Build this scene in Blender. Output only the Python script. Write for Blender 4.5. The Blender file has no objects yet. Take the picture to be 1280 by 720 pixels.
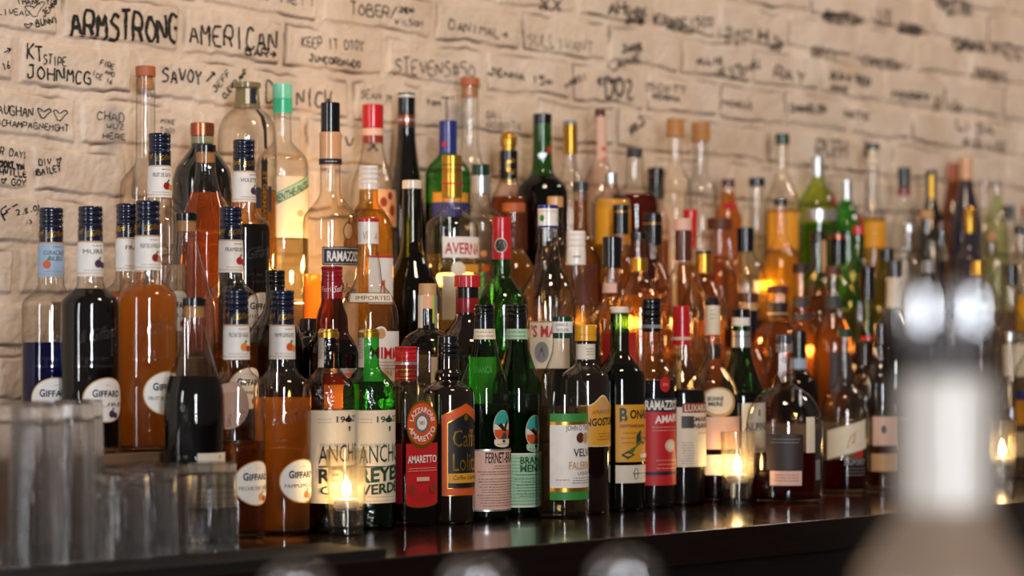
import bpy, math, random
import numpy as np
from mathutils import Vector, Matrix
random.seed(7)
rng = np.random.RandomState(5)
SC = bpy.context.scene
COL = SC.collection

# ------------------------------------------------------------------ camera, world, lights, exposure
F = 3022.0                      # focal length in pixels of the 1280x720 frame (85 mm on a 36 mm sensor)
ZC = 1.22                       # eye height
HOR = 415.0                     # horizon row in the frame
TH = math.atan(3060.0 / F)      # the bar runs off to the right at this angle from the optical axis
CT, ST = math.cos(TH), math.sin(TH)
cam_d = bpy.data.cameras.new('camera'); cam = bpy.data.objects.new('camera', cam_d); COL.objects.link(cam)
cam_d.sensor_width = 36.0; cam_d.lens = F / 1280 * 36.0
cam_d.shift_y = (HOR - 360.0) / 1280.0
cam_d.clip_start = 0.05; cam_d.clip_end = 50
cam.location = (0, 0, ZC)
cam.rotation_euler = (math.radians(90), 0, -math.atan2(CT, ST))
cam_d.dof.use_dof = True; cam_d.dof.focus_distance = 3.35; cam_d.dof.aperture_fstop = 2.8
cam_d.dof.aperture_blades = 9
SC.camera = cam
W = bpy.data.worlds.new('world'); SC.world = W; W.use_nodes = True
W.node_tree.nodes['Background'].inputs[0].default_value = (1.0, 0.84, 0.70, 1)
W.node_tree.nodes['Background'].inputs[1].default_value = 0.11
SC.view_settings.view_transform = 'Standard'; SC.view_settings.look = 'None'
SC.view_settings.exposure = 0.0; SC.view_settings.gamma = 1.0
SC.view_settings.use_curve_mapping = False
cy = SC.cycles
cy.max_bounces = 32; cy.transparent_max_bounces = 64; cy.transmission_bounces = 24
cy.glossy_bounces = 5; cy.diffuse_bounces = 3
cy.caustics_reflective = False; cy.caustics_refractive = False
cy.sample_clamp_indirect = 20.0; cy.sample_clamp_direct = 0.0
try:
    cy.use_denoising = True; cy.denoiser = 'OPENIMAGEDENOISE'
    cy.denoising_input_passes = 'RGB_ALBEDO_NORMAL'
except Exception:
    pass

def area(name, loc, aim, sx, sy, power, col):
    l = bpy.data.lights.new(name, 'AREA'); l.shape = 'RECTANGLE'; l.size = sx; l.size_y = sy
    l.energy = power; l.color = col
    o = bpy.data.objects.new(name, l); COL.objects.link(o)
    o.location = loc
    o.rotation_euler = (Vector(aim) - Vector(loc)).to_track_quat('-Z', 'Y').to_euler()
    return o
def point(name, loc, power, col, r=0.02):
    l = bpy.data.lights.new(name, 'POINT'); l.energy = power; l.color = col; l.shadow_soft_size = r
    o = bpy.data.objects.new(name, l); COL.objects.link(o); o.location = loc
    return o
# daylight: a tall street window behind the photographer, another at the near end of the bar
area('street_window_light', (-1.3, -2.9, ZC + 0.55), (2.4, 2.5, ZC + 0.05), 0.58, 2.3, 200, (0.93, 0.955, 1.0))
area('end_window_light', (-1.6, 2.05, ZC + 0.4), (2.4, 2.6, ZC + 0.05), 0.36, 1.7, 30, (0.92, 0.95, 1.0))
# warm ceiling lamps over the bar
area('ceiling_lamp_light', (2.2, 1.7, 2.75), (2.6, 2.9, ZC + 0.2), 0.3, 0.3, 15, (1.0, 0.72, 0.48))
area('ceiling_lamp_light', (4.6, 1.7, 2.75), (4.4, 2.9, ZC + 0.2), 0.3, 0.3, 13, (1.0, 0.78, 0.62))

# ------------------------------------------------------------------ picking points on the bar's own planes
def ground(px, y):
    """the point of the vertical plane y (parallel to the wall) seen in column px: X, depth, pixels per metre"""
    xp = (px - 640.0) / F
    Z = y / (ST - xp * CT)
    return Z * (CT + xp * ST), Z, F / Z
def at_depth(px, Z):
    xp = (px - 640.0) / F
    return Z * (CT + xp * ST), Z * (ST - xp * CT)

Z0 = ZC - 0.265
TIER = {0: Z0, 1: ZC - 0.1535, 2: ZC - 0.035, 3: ZC + 0.045}
TY = {0: (2.123, 2.515), 1: (2.515, 2.705), 2: (2.705, 2.865), 3: (2.865, 3.03)}
WALL_Y = 3.05

# ------------------------------------------------------------------ materials
def lin(h):
    h = h.lstrip('#'); c = [int(h[i:i + 2], 16) / 255 for i in (0, 2, 4)]
    return tuple((v / 12.92 if v <= 0.04045 else ((v + 0.055) / 1.055) ** 2.4) for v in c)
MATS = {}
def nt(name):
    m = bpy.data.materials.new(name); m.use_nodes = True
    t = m.node_tree; b = t.nodes.get('Principled BSDF')
    return m, t, b
def link(t, a, ao, b, bi): t.links.new(a.outputs[ao], b.inputs[bi])
def solid(col, rough=0.45, metal=0.0, coat=0.0, noise=0.06):
    key = ('s', col, rough, metal, coat, noise)
    if key in MATS: return MATS[key]
    m, t, b = nt('mat_' + col.strip('#'))
    c = lin(col)
    b.inputs['Roughness'].default_value = rough; b.inputs['Metallic'].default_value = metal
    b.inputs['Coat Weight'].default_value = coat; b.inputs['Coat Roughness'].default_value = 0.05
    n = t.nodes.new('ShaderNodeTexNoise'); n.inputs['Scale'].default_value = 90; n.inputs['Detail'].default_value = 4
    r = t.nodes.new('ShaderNodeMixRGB'); r.blend_type = 'MULTIPLY'; r.inputs[0].default_value = 1.0
    mr = t.nodes.new('ShaderNodeMapRange'); mr.inputs['To Min'].default_value = 1 - noise * 2; mr.inputs['To Max'].default_value = 1 + noise
    tc = t.nodes.new('ShaderNodeTexCoord')
    link(t, tc, 'Object', n, 'Vector'); link(t, n, 'Fac', mr, 'Value')
    r.inputs[1].default_value = (*c, 1); link(t, mr, 'Result', r, 2); link(t, r, 0, b, 'Base Color')
    MATS[key] = m; return m
def facing5(t, base=0.04):
    """Schlick reflectance 0.04 + 0.96 (1-cos)^5 and the plain facing term"""
    lw = t.nodes.new('ShaderNodeLayerWeight'); lw.inputs['Blend'].default_value = 0.5
    p = t.nodes.new('ShaderNodeMath'); p.operation = 'POWER'; p.inputs[1].default_value = 5
    ma = t.nodes.new('ShaderNodeMath'); ma.operation = 'MULTIPLY_ADD'; ma.inputs[1].default_value = 0.85; ma.inputs[2].default_value = base
    link(t, lw, 'Facing', p, 0); link(t, p, 0, ma, 0)
    return lw, ma
def glass(center, edge, rough=0.015, bump=0.0, bscale=60, refl=0.06):
    """bottle wall: lets light through, tinted more where one looks along it, mirror gloss on top"""
    key = ('g', center, edge, rough, bump)
    if key in MATS: return MATS[key]
    m, t, b = nt('bottle_glass'); t.nodes.remove(b)
    out = t.nodes['Material Output']
    lw, fr = facing5(t, refl)
    ramp = t.nodes.new('ShaderNodeValToRGB')
    ramp.color_ramp.elements[0].position = 0.35; ramp.color_ramp.elements[0].color = (*[v ** 0.5 for v in lin(center)], 1)   # each line of sight meets two walls
    ramp.color_ramp.elements[1].position = 0.93; ramp.color_ramp.elements[1].color = (*[v ** 0.5 for v in lin(edge)], 1)
    tr = t.nodes.new('ShaderNodeBsdfTransparent'); gl = t.nodes.new('ShaderNodeBsdfGlossy')
    gl.inputs['Roughness'].default_value = rough
    mx = t.nodes.new('ShaderNodeMixShader')
    link(t, lw, 'Facing', ramp, 'Fac'); link(t, ramp, 'Color', tr, 'Color')
    if bump:
        n = t.nodes.new('ShaderNodeTexNoise'); n.inputs['Scale'].default_value = bscale; n.inputs['Detail'].default_value = 2
        bp = t.nodes.new('ShaderNodeBump'); bp.inputs['Strength'].default_value = bump; bp.inputs['Distance'].default_value = 0.004
        tc = t.nodes.new('ShaderNodeTexCoord'); link(t, tc, 'Object', n, 'Vector')
        link(t, n, 'Fac', bp, 'Height'); link(t, bp, 'Normal', gl, 'Normal'); link(t, bp, 'Normal', lw, 'Normal')
    link(t, fr, 0, mx, 'Fac'); link(t, tr, 0, mx, 1); link(t, gl, 0, mx, 2); link(t, mx, 0, out, 'Surface')
    MATS[key] = m; return m
def liquid_mat(col, body=0.18, clear=0.5):
    key = ('l', col, body)
    if key in MATS: return MATS[key]
    m, t, b = nt('liquid'); t.nodes.remove(b)
    out = t.nodes['Material Output']; full = lin(col); c = (*[v ** 0.5 for v in full], 1)   # tint met twice, on the way in and out
    tr = t.nodes.new('ShaderNodeBsdfTransparent'); tr.inputs[0].default_value = c
    rf = t.nodes.new('ShaderNodeBsdfRefraction'); rf.inputs['Color'].default_value = c; rf.inputs['IOR'].default_value = 1.3; rf.inputs['Roughness'].default_value = 0.0
    tl = t.nodes.new('ShaderNodeBsdfTranslucent'); tl.inputs[0].default_value = (*full, 1)
    a = t.nodes.new('ShaderNodeMixShader'); a.inputs[0].default_value = clear
    d = t.nodes.new('ShaderNodeMixShader'); d.inputs[0].default_value = body
    link(t, rf, 0, a, 1); link(t, tr, 0, a, 2); link(t, a, 0, d, 1); link(t, tl, 0, d, 2); link(t, d, 0, out, 'Surface')
    MATS[key] = m; return m
def dark_liquid(col):
    m = solid(col, 0.5, 0, 0.0, 0.061)
    m.node_tree.nodes['Principled BSDF'].inputs['Specular IOR Level'].default_value = 0.05
    return m
def hazed_glass(name, haze):
    """thin candle glass: clear with a breath of soot and wax that catches the flame's light"""
    m = glass('#f8f4ec', '#a09a8c', 0.02).copy(); m.name = name; t = m.node_tree; out = t.nodes['Material Output']
    last = out.inputs['Surface'].links[0].from_socket
    tl = t.nodes.new('ShaderNodeBsdfTranslucent'); tl.inputs[0].default_value = (0.95, 0.9, 0.82, 1)
    h = t.nodes.new('ShaderNodeMixShader'); h.inputs[0].default_value = haze
    t.links.new(last, h.inputs[1]); link(t, tl, 0, h, 2); link(t, h, 0, out, 'Surface'); return m
def real_glass(name, tint='#f2f6f4', rough=0.0, haze=0.0):
    key = ('rg', name)
    if key in MATS: return MATS[key]
    m, t, b = nt(name); t.nodes.remove(b); out = t.nodes['Material Output']
    g = t.nodes.new('ShaderNodeBsdfGlass'); g.inputs['Color'].default_value = (*lin(tint), 1); g.inputs['IOR'].default_value = 1.46
    g.inputs['Roughness'].default_value = rough
    tr = t.nodes.new('ShaderNodeBsdfTransparent'); tr.inputs[0].default_value = (*lin(tint), 1)
    a = t.nodes.new('ShaderNodeMixShader'); a.inputs[0].default_value = 0.3
    link(t, g, 0, a, 1); link(t, tr, 0, a, 2)
    last = a
    if haze:
        tl = t.nodes.new('ShaderNodeBsdfTranslucent'); tl.inputs[0].default_value = (0.92, 0.9, 0.87, 1)
        h = t.nodes.new('ShaderNodeMixShader'); h.inputs[0].default_value = haze
        link(t, a, 0, h, 1); link(t, tl, 0, h, 2); last = h
    link(t, last, 0, out, 'Surface')
    MATS[key] = m; return m
def emit(name, col, strength):
    m, t, b = nt(name); t.nodes.remove(b)
    e = t.nodes.new('ShaderNodeEmission'); e.inputs[0].default_value = (*col, 1); e.inputs[1].default_value = strength
    link(t, e, 0, t.nodes['Material Output'], 'Surface'); return m

PAL = dict(white='#efe9e2', cream='#e8d9c0', paper='#e3d6c4', black='#0c0d12', navy='#141a30', ink='#16120f', gold='#c99a3c', red='#c01c22',
           dred='#8e1420', yellow='#e2a020', mustard='#d89a28', green='#2f8a3a', dgreen='#0f3a28', mint='#3fc79a', lmint='#7fdcb8', blue='#23307e',
           sky='#9fb6cf', orange='#d8551f', peach='#e0a87a', cork='#b9834a', terra='#b5623a', copper='#b96a4c', brown='#5a2c1c', dbrown='#2a1712', grey='#8f8f92',
           dgrey='#3b3a3c', silver='#d8dadc', pink='#e2b7a4', teal='#3aa79c', lgreen='#a9cfae', purple='#4b2a50', tan='#c79a68', violet='#3c3146', brick='#8b3322',
           lime='#b9c43a', fruitred='#b0202c', peachfruit='#e08a3a', olive='#5f6a2a', bronze='#83744e', sage='#8f8a66')
METAL = {'gold', 'copper', 'silver'}
def pal(n, gloss=False):
    if n == 'emb': return glass('#e8e6e0', '#b0aca4', 0.08, 0.0, 60, 0.35)
    if n in METAL: return solid(PAL[n], 0.28, 0.85)
    return solid(PAL[n], 0.22 if gloss else 0.5, 0, 0.3 if gloss else 0.0)

GL = dict(
    clear=lambda: glass('#f6f4ee', '#8d8a80'), clearw=lambda: glass('#f6efe2', '#9a8468'),
    ripple=lambda: glass('#f2efe8', '#8b8880', 0.03, 0.35, 45),
    amber=lambda: glass('#a8623a', '#4a1e08', 0.03, 0.0), amberr=lambda: glass('#7a4a26', '#2c1408', 0.03, 0.6, 95),
    gold=lambda: glass('#d2a644', '#7c581a', 0.02), green=lambda: glass('#3fae35', '#0b5a12', 0.02), greenr=lambda: glass('#2fb030', '#0a6414', 0.03, 0.6, 95),
    dgreen=lambda: glass('#2c6a28', '#08240c', 0.02), olive=lambda: glass('#6e6420', '#241e06', 0.02), lime=lambda: glass('#b9cf4a', '#4f7a1c', 0.02),
    palegreen=lambda: glass('#cfe0a8', '#7a9a4c', 0.02), black=lambda: solid('#0b0a0a', 0.06, 0, 0.8), brown=lambda: glass('#5a2c14', '#1a0a05', 0.02),
    darkbrown=lambda: solid('#170c08', 0.07, 0, 0.8), rose=lambda: glass('#f0d8cc', '#a88074', 0.02), purple=lambda: solid('#2f2838', 0.15, 0, 0.6),
    smoke=lambda: glass('#8a8078', '#3a332e', 0.02))
LQ = dict(orange=lambda: liquid_mat('#ffc070', 0.6), amber=lambda: liquid_mat('#dca060', 0.2), gold=lambda: liquid_mat('#efb85a', 0.22), pale=lambda: liquid_mat('#efe2b8', 0.08),
          blue=lambda: liquid_mat('#1e2cae', 0.45), dark=lambda: dark_liquid('#0b0708'), darkred=lambda: liquid_mat('#8c2a1c', 0.22), red=lambda: liquid_mat('#c8402c', 0.25),
          brown=lambda: liquid_mat('#8a4c24', 0.15), yellow=lambda: liquid_mat('#f2c850', 0.3), water=lambda: liquid_mat('#f2efe8', 0.03), dgreen=lambda: dark_liquid('#07140a'),
          rust=lambda: liquid_mat('#d88a4c', 0.3), green=lambda: liquid_mat('#8cc444', 0.25))

# ------------------------------------------------------------------ mesh helpers
class MB:
    def __init__(s): s.v = []; s.f = []; s.m = []; s.mats = []
    def mi(s, mat):
        if mat not in s.mats: s.mats.append(mat)
        return s.mats.index(mat)
    def add(s, vs, fs, mat):
        o = len(s.v); k = s.mi(mat)
        s.v.extend(vs); s.f.extend(tuple(i + o for i in f) for f in fs); s.m.extend([k] * len(fs))
    def lathe(s, prof, mat, n=28, cx=0, cyy=0, sq=None, close=(True, True)):
        """prof: (radius, z) list; turned about the z axis; sq = (exponent) squares the section off"""
        vs = []; fs = []
        for r, z in prof:
            for k in range(n):
                a = 2 * math.pi * (k + 0.5) / n
                q = 1.0
                if sq: q = (abs(math.cos(a)) ** sq + abs(math.sin(a)) ** sq) ** (-1.0 / sq)
                vs.append((cx + r * q * math.cos(a), cyy + r * q * math.sin(a), z))
        for i in range(len(prof) - 1):
            for k in range(n):
                a, b = i * n + k, i * n + (k + 1) % n
                fs.append((a, b, b + n, a + n))
        up = prof[-1][1] > prof[0][1]
        if not up: fs = [tuple(reversed(f)) for f in fs]
        e0 = tuple(range(n)); e1 = tuple((len(prof) - 1) * n + k for k in range(n))
        if close[0]: fs.append(tuple(reversed(e0)) if up else e0)
        if close[1]: fs.append(e1 if up else tuple(reversed(e1)))
        s.add(vs, fs, mat)
    def box(s, lo, hi, mat):
        x0, y0, z0 = lo; x1, y1, z1 = hi
        vs = [(x0, y0, z0), (x1, y0, z0), (x1, y1, z0), (x0, y1, z0), (x0, y0, z1), (x1, y0, z1), (x1, y1, z1), (x0, y1, z1)]
        s.add(vs, [(0, 3, 2, 1), (4, 5, 6, 7), (0, 1, 5, 4), (1, 2, 6, 5), (2, 3, 7, 6), (3, 0, 4, 7)], mat)
    def build(s, name, parent=None, smooth=True, loc=None, bevel=0):
        me = bpy.data.meshes.new(name); me.from_pydata(s.v, [], s.f)
        for m in s.mats: me.materials.append(m)
        me.polygons.foreach_set('material_index', s.m)
        if smooth:
            me.polygons.foreach_set('use_smooth', [True] * len(me.polygons))
            me.update()
            try: me.set_sharp_from_angle(angle=math.radians(42))
            except Exception: pass
        me.update()
        o = bpy.data.objects.new(name, me); COL.objects.link(o)
        if parent: o.parent = parent
        if loc: o.location = loc
        if bevel:
            b = o.modifiers.new('bevel', 'BEVEL'); b.width = bevel; b.segments = 3; b.limit_method = 'ANGLE'
        return o
def tag(o, label=None, cat=None, group=None, kind=None):
    if label: o['label'] = label
    if cat: o['category'] = cat
    if group: o['group'] = group
    if kind: o['kind'] = kind
    return o
def empty(name, loc):
    o = bpy.data.objects.new(name, None); COL.objects.link(o); o.location = loc; o.empty_display_size = 0.02
    return o
_TX = {}
def text_mesh(s, bold=0.0, shear=0.0):
    """outline letters of the built-in face: 2-D vertices with cap height 1, and triangles"""
    key = (s, bold, shear)
    if key in _TX: return _TX[key]
    c = bpy.data.curves.new('t', 'FONT'); c.body = s; c.size = 1; c.resolution_u = 2; c.offset = bold; c.shear = shear
    o = bpy.data.objects.new('t', c); COL.objects.link(o)
    me = o.to_mesh()
    v = np.array([(p.co.x, p.co.y) for p in me.vertices]) if len(me.vertices) else np.zeros((1, 2))
    fs = [tuple(p.vertices) for p in me.polygons]
    o.to_mesh_clear(); bpy.data.objects.remove(o); bpy.data.curves.remove(c)
    v[:, 0] -= v[:, 0].min(); v /= 0.70
    _TX[key] = (v, fs, v[:, 0].max()); return _TX[key]
def pchip(ys, rs, q):
    n = len(ys); h = np.diff(ys); d = np.diff(rs) / h; m = np.zeros(n)
    for i in range(1, n - 1):
        if d[i - 1] * d[i] > 0:
            w1 = 2 * h[i] + h[i - 1]; w2 = h[i] + 2 * h[i - 1]; m[i] = (w1 + w2) / (w1 / d[i - 1] + w2 / d[i])
    m[0] = d[0]; m[-1] = d[-1]
    k = np.clip(np.searchsorted(ys, q) - 1, 0, n - 2); t = (q - ys[k]) / h[k]
    return ((1 + 2 * t) * (1 - t) ** 2 * rs[k] + t * (1 - t) ** 2 * h[k] * m[k] + t * t * (3 - 2 * t) * rs[k + 1] + t * t * (t - 1) * h[k] * m[k + 1])

# ------------------------------------------------------------------ bottles: gathered first, spaced out, then built
SPEC = []
GROUP = 'liquor bottles on the stepped back bar'
def B(cx, y, tier, label, prof, glass='clear', top=(), liq=None, neck=(), labels=(), emb=(), sq=0, cat='bottle', n=30, name='liquor_bottle', rmax=None):
    """cx, y: column in the frame and distance of the row from the camera's own wall-parallel plane;
    prof: (row, half width) pairs down the glass; top: cap pieces; liq: (kind, level row); labels in rows and unrolled columns"""
    SPEC.append(dict(cx=cx, cx0=cx, y=y, y0=y, tier=tier, label=label, prof=list(prof), glass=glass, top=top, liq=liq, neck=neck, labels=labels, emb=emb, sq=sq, cat=cat, n=n, name=name))
def space_out():
    for it in range(900):
        moved = 0
        P = []
        for b in SPEC:
            X, Z, s = ground(b['cx'], b['y'])
            r = max(h for _, h in b['prof']) / s * (1.0 if not b['sq'] else 0.98); P.append([X, b['y'], r, s])
        for i in range(len(SPEC)):
            for j in range(i + 1, len(SPEC)):
                if SPEC[i]['tier'] != SPEC[j]['tier']: continue
                dx = P[j][0] - P[i][0]; dy = P[j][1] - P[i][1]; need = P[i][2] + P[j][2] + 0.0012
                if abs(dx) > need or abs(dy) > need: continue
                d = math.hypot(dx, dy)
                if d >= need: continue
                moved += 1
                push = (need - d) * 0.5 + 2e-4
                sy = math.copysign(1, SPEC[j]['y0'] - SPEC[i]['y0'] if abs(SPEC[j]['y0'] - SPEC[i]['y0']) > 0.012 else dx)
                for k, sg in ((i, -1), (j, 1)):
                    b = SPEC[k]; lo, hi = TY[b['tier']]
                    b['y'] += sg * sy * push * 0.9
                    b['cx'] += sg * math.copysign(1, dx) * push * 0.35 * P[k][3] * 0.7
                    b['cx'] = min(max(b['cx'], b['cx0'] - 4), b['cx0'] + 4)
        for k, b in enumerate(SPEC):
            lo, hi = TY[b['tier']]; r = P[k][2]
            b['y'] = min(max(b['y'], lo + r + 0.002), hi - r - 0.002)
        if not moved: break
    left = []
    for i in range(len(SPEC)):
        for j in range(i + 1, len(SPEC)):
            if SPEC[i]['tier'] == SPEC[j]['tier']:
                A = [(ground(SPEC[k]['cx'], SPEC[k]['y']), SPEC[k]) for k in (i, j)]
                r = [max(h for _, h in b['prof']) / g[2] for g, b in A]
                d = math.hypot(A[0][0][0] - A[1][0][0], A[0][1]['y'] - A[1][1]['y'])
                if d < sum(r) - 0.0005: left.append((round(sum(r) - d, 4), SPEC[i]['cx0'], SPEC[j]['cx0'], SPEC[i]['tier']))
    if left: print('STILL TOUCHING', sorted(left, reverse=True)[:40])

class Surf:
    """the glass surface of one bottle, addressed by unrolled column u (pixels, 0 = facing the lens) and row"""
    def __init__(s, b):
        s.b = b
        X, Z, sc = ground(b['cx'], b['y']); s.X, s.s = X, sc
        s.base = TIER[b['tier']]
        s.zof = lambda y: ZC + (HOR - y) / sc - s.base
        pr = [(s.zof(y), h / sc) for y, h in b['prof']]
        pr = [p for p in pr if p[0] > 0.012]
        r_end = pr[-1][1]
        zs = [z for z, _ in pr]
        q = []
        ys = np.array([-z for z in zs]); rs = np.array([r for _, r in pr])
        if len(ys) > 1:
            for i in range(len(ys) - 1):
                for t in (0, 0.25, 0.5, 0.75): q.append(ys[i] + (ys[i + 1] - ys[i]) * t)
            q.append(ys[-1]); q = np.array(q)
            rr = pchip(ys, rs, q)
            s.prof = [(-a, r) for a, r in zip(q, rr)]
        else:
            s.prof = [(zs[0], rs[0])]
        s.prof += [(0.006, r_end), (0.002, r_end * 0.97), (0.0, r_end * 0.9)]
        s.zz = np.array([z for z, _ in s.prof][::-1]); s.rr = np.array([r for _, r in s.prof][::-1])
        l = math.hypot(X, b['y']); s.c = (-X / l, -b['y'] / l); s.r = (b['y'] / l, -X / l)
    def rad(s, z): return float(np.interp(z, s.zz, s.rr))
    def pt(s, u, y, off, rfix=None):
        z = s.zof(y); R = (s.rad(z) if rfix is None else rfix) + off
        um = u / s.s
        if s.b['sq'] and rfix is None:
            # a square bottle set parallel to the wall: u = 0 at the corner nearest the lens, right = the face to the room
            if um >= 0: return (-R + um * (R / max(R - off, 1e-6)), -R, z)
            return (-R, -R - um, z)
        a = um / max(R - off, 1e-5)
        ca, sa = math.cos(a), math.sin(a)
        return (R * (s.c[0] * ca + s.r[0] * sa), R * (s.c[1] * ca + s.r[1] * sa), z)
    def strip(s, mb, us, top, bot, mat, off, rfix=None):
        vs = []; fs = []; nv = 5
        for u in us:
            t, b = top(u), bot(u)
            for k in range(nv): vs.append(s.pt(u, t + (b - t) * k / (nv - 1), off, rfix))
        for i in range(len(us) - 1):
            for k in range(nv - 1):
                a = i * nv + k; fs.append((a, a + 1, a + nv + 1, a + nv))
        mb.add(vs, fs, mat)
    def art(s, mb, items, rfix=None, o0=0.0004):
        for k, it in enumerate(items):
            off = o0 + 0.00012 * k; kind = it[0]
            if kind == 'R':
                _, u0, u1, y0, y1, c = it; us = np.linspace(u0, u1, max(3, int(abs(u1 - u0) / 3) + 2))
                s.strip(mb, us, lambda u: y0, lambda u: y1, pal(c), off, rfix)
            elif kind == 'O':
                _, uc, yc, ru, ry, c = it; us = uc + ru * np.sin(np.linspace(-math.pi / 2, math.pi / 2, 23))
                f = lambda u: ry * math.sqrt(max(0, 1 - ((u - uc) / ru) ** 2))
                s.strip(mb, us, lambda u: yc - f(u), lambda u: yc + f(u), pal(c), off, rfix)
            elif kind == 'A':       # panel with a peaked or arched top
                _, u0, u1, y0, y1, rise, c, mode = it; us = np.linspace(u0, u1, 25); m_ = (u0 + u1) / 2; h_ = (u1 - u0) / 2
                if mode == 'peak': g = lambda u: y0 - rise * max(0, 1 - abs(u - m_) / h_)
                elif mode == 'hump': g = lambda u: y0 - rise * math.exp(-((u - m_) / (h_ * 0.35)) ** 2)
                else: g = lambda u: y0 - rise * math.sqrt(max(0, 1 - ((u - m_) / h_) ** 2))
                s.strip(mb, us, g, lambda u: y1, pal(c), off, rfix)
            elif kind == 'U':       # panel with a curved lower edge
                _, u0, u1, y0, y1, drop, c = it; us = np.linspace(u0, u1, 21); m_ = (u0 + u1) / 2; h_ = (u1 - u0) / 2
                s.strip(mb, us, lambda u: y0, lambda u: y1 + drop * math.sqrt(max(0, 1 - ((u - m_) / h_) ** 2)), pal(c), off, rfix)
            elif kind == 'S':       # slanted band
                _, u0, u1, ya, yb, h, c = it; us = np.linspace(u0, u1, 15)
                s.strip(mb, us, lambda u: ya + (yb - ya) * (u - u0) / (u1 - u0), lambda u: ya + h + (yb - ya) * (u - u0) / (u1 - u0), pal(c), off, rfix)
            elif kind == 'L':       # lines of small print
                _, u0, u1, y0, y1, nl, c = it
                for q in range(nl):
                    yy = y0 + (y1 - y0) * q / max(1, nl - 1); u = u0 + random.uniform(0, 0.12) * (u1 - u0)
                    while u < u1 - 1:
                        w = min(random.uniform(1.6, 5.5), u1 - u)
                        s.strip(mb, [u, u + w / 2, u + w], lambda v: yy - 0.35, lambda v: yy + 0.35, pal(c), off, rfix); u += w + 0.9
            elif kind in ('T', 'V', 'C'):
                txt, u0, u1, yb, h, c = it[1:7]; bold = it[7] if len(it) > 7 else 0.0; slope = it[8] if len(it) > 8 else 0.0; sh = it[9] if len(it) > 9 else 0.0
                v, fs, wd = text_mesh(txt, bold, sh)
                vs = []
                if kind == 'T':
                    for a, q in v:
                        f = a / wd; vs.append(s.pt(u0 + (u1 - u0) * f, yb - h * q - slope * f, off, rfix))
                elif kind == 'V':   # reading downwards, from row u1 to row yb at column u0, letter height h
                    for a, q in v: vs.append(s.pt(u0 + h * q, u1 + (yb - u1) * a / wd, off, rfix))
                else:               # on a circle: centre (u0, u1), radius yb, letter height h, start and end angles in c-slot extras
                    a0, a1, col2 = it[7], it[8], it[6]
                    v, fs, wd = text_mesh(txt, 0.02, 0)
                    inner = it[9] if len(it) > 9 else False
                    for a, q in v:
                        an = math.radians(a0 + (a1 - a0) * a / wd); rr = yb - h * q if inner else yb + h * q
                        vs.append(s.pt(u0 + rr * math.sin(an), u1 - rr * math.cos(an), off, rfix))
                mb.add(vs, fs, pal(c))
            elif kind == 'F':       # a closed outline filled (leaves, birds, fruit)
                _, pts, c = it; vs = [s.pt(u, y, off, rfix) for u, y in pts]; mb.add(vs, [tuple(range(len(vs)))], pal(c))

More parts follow.
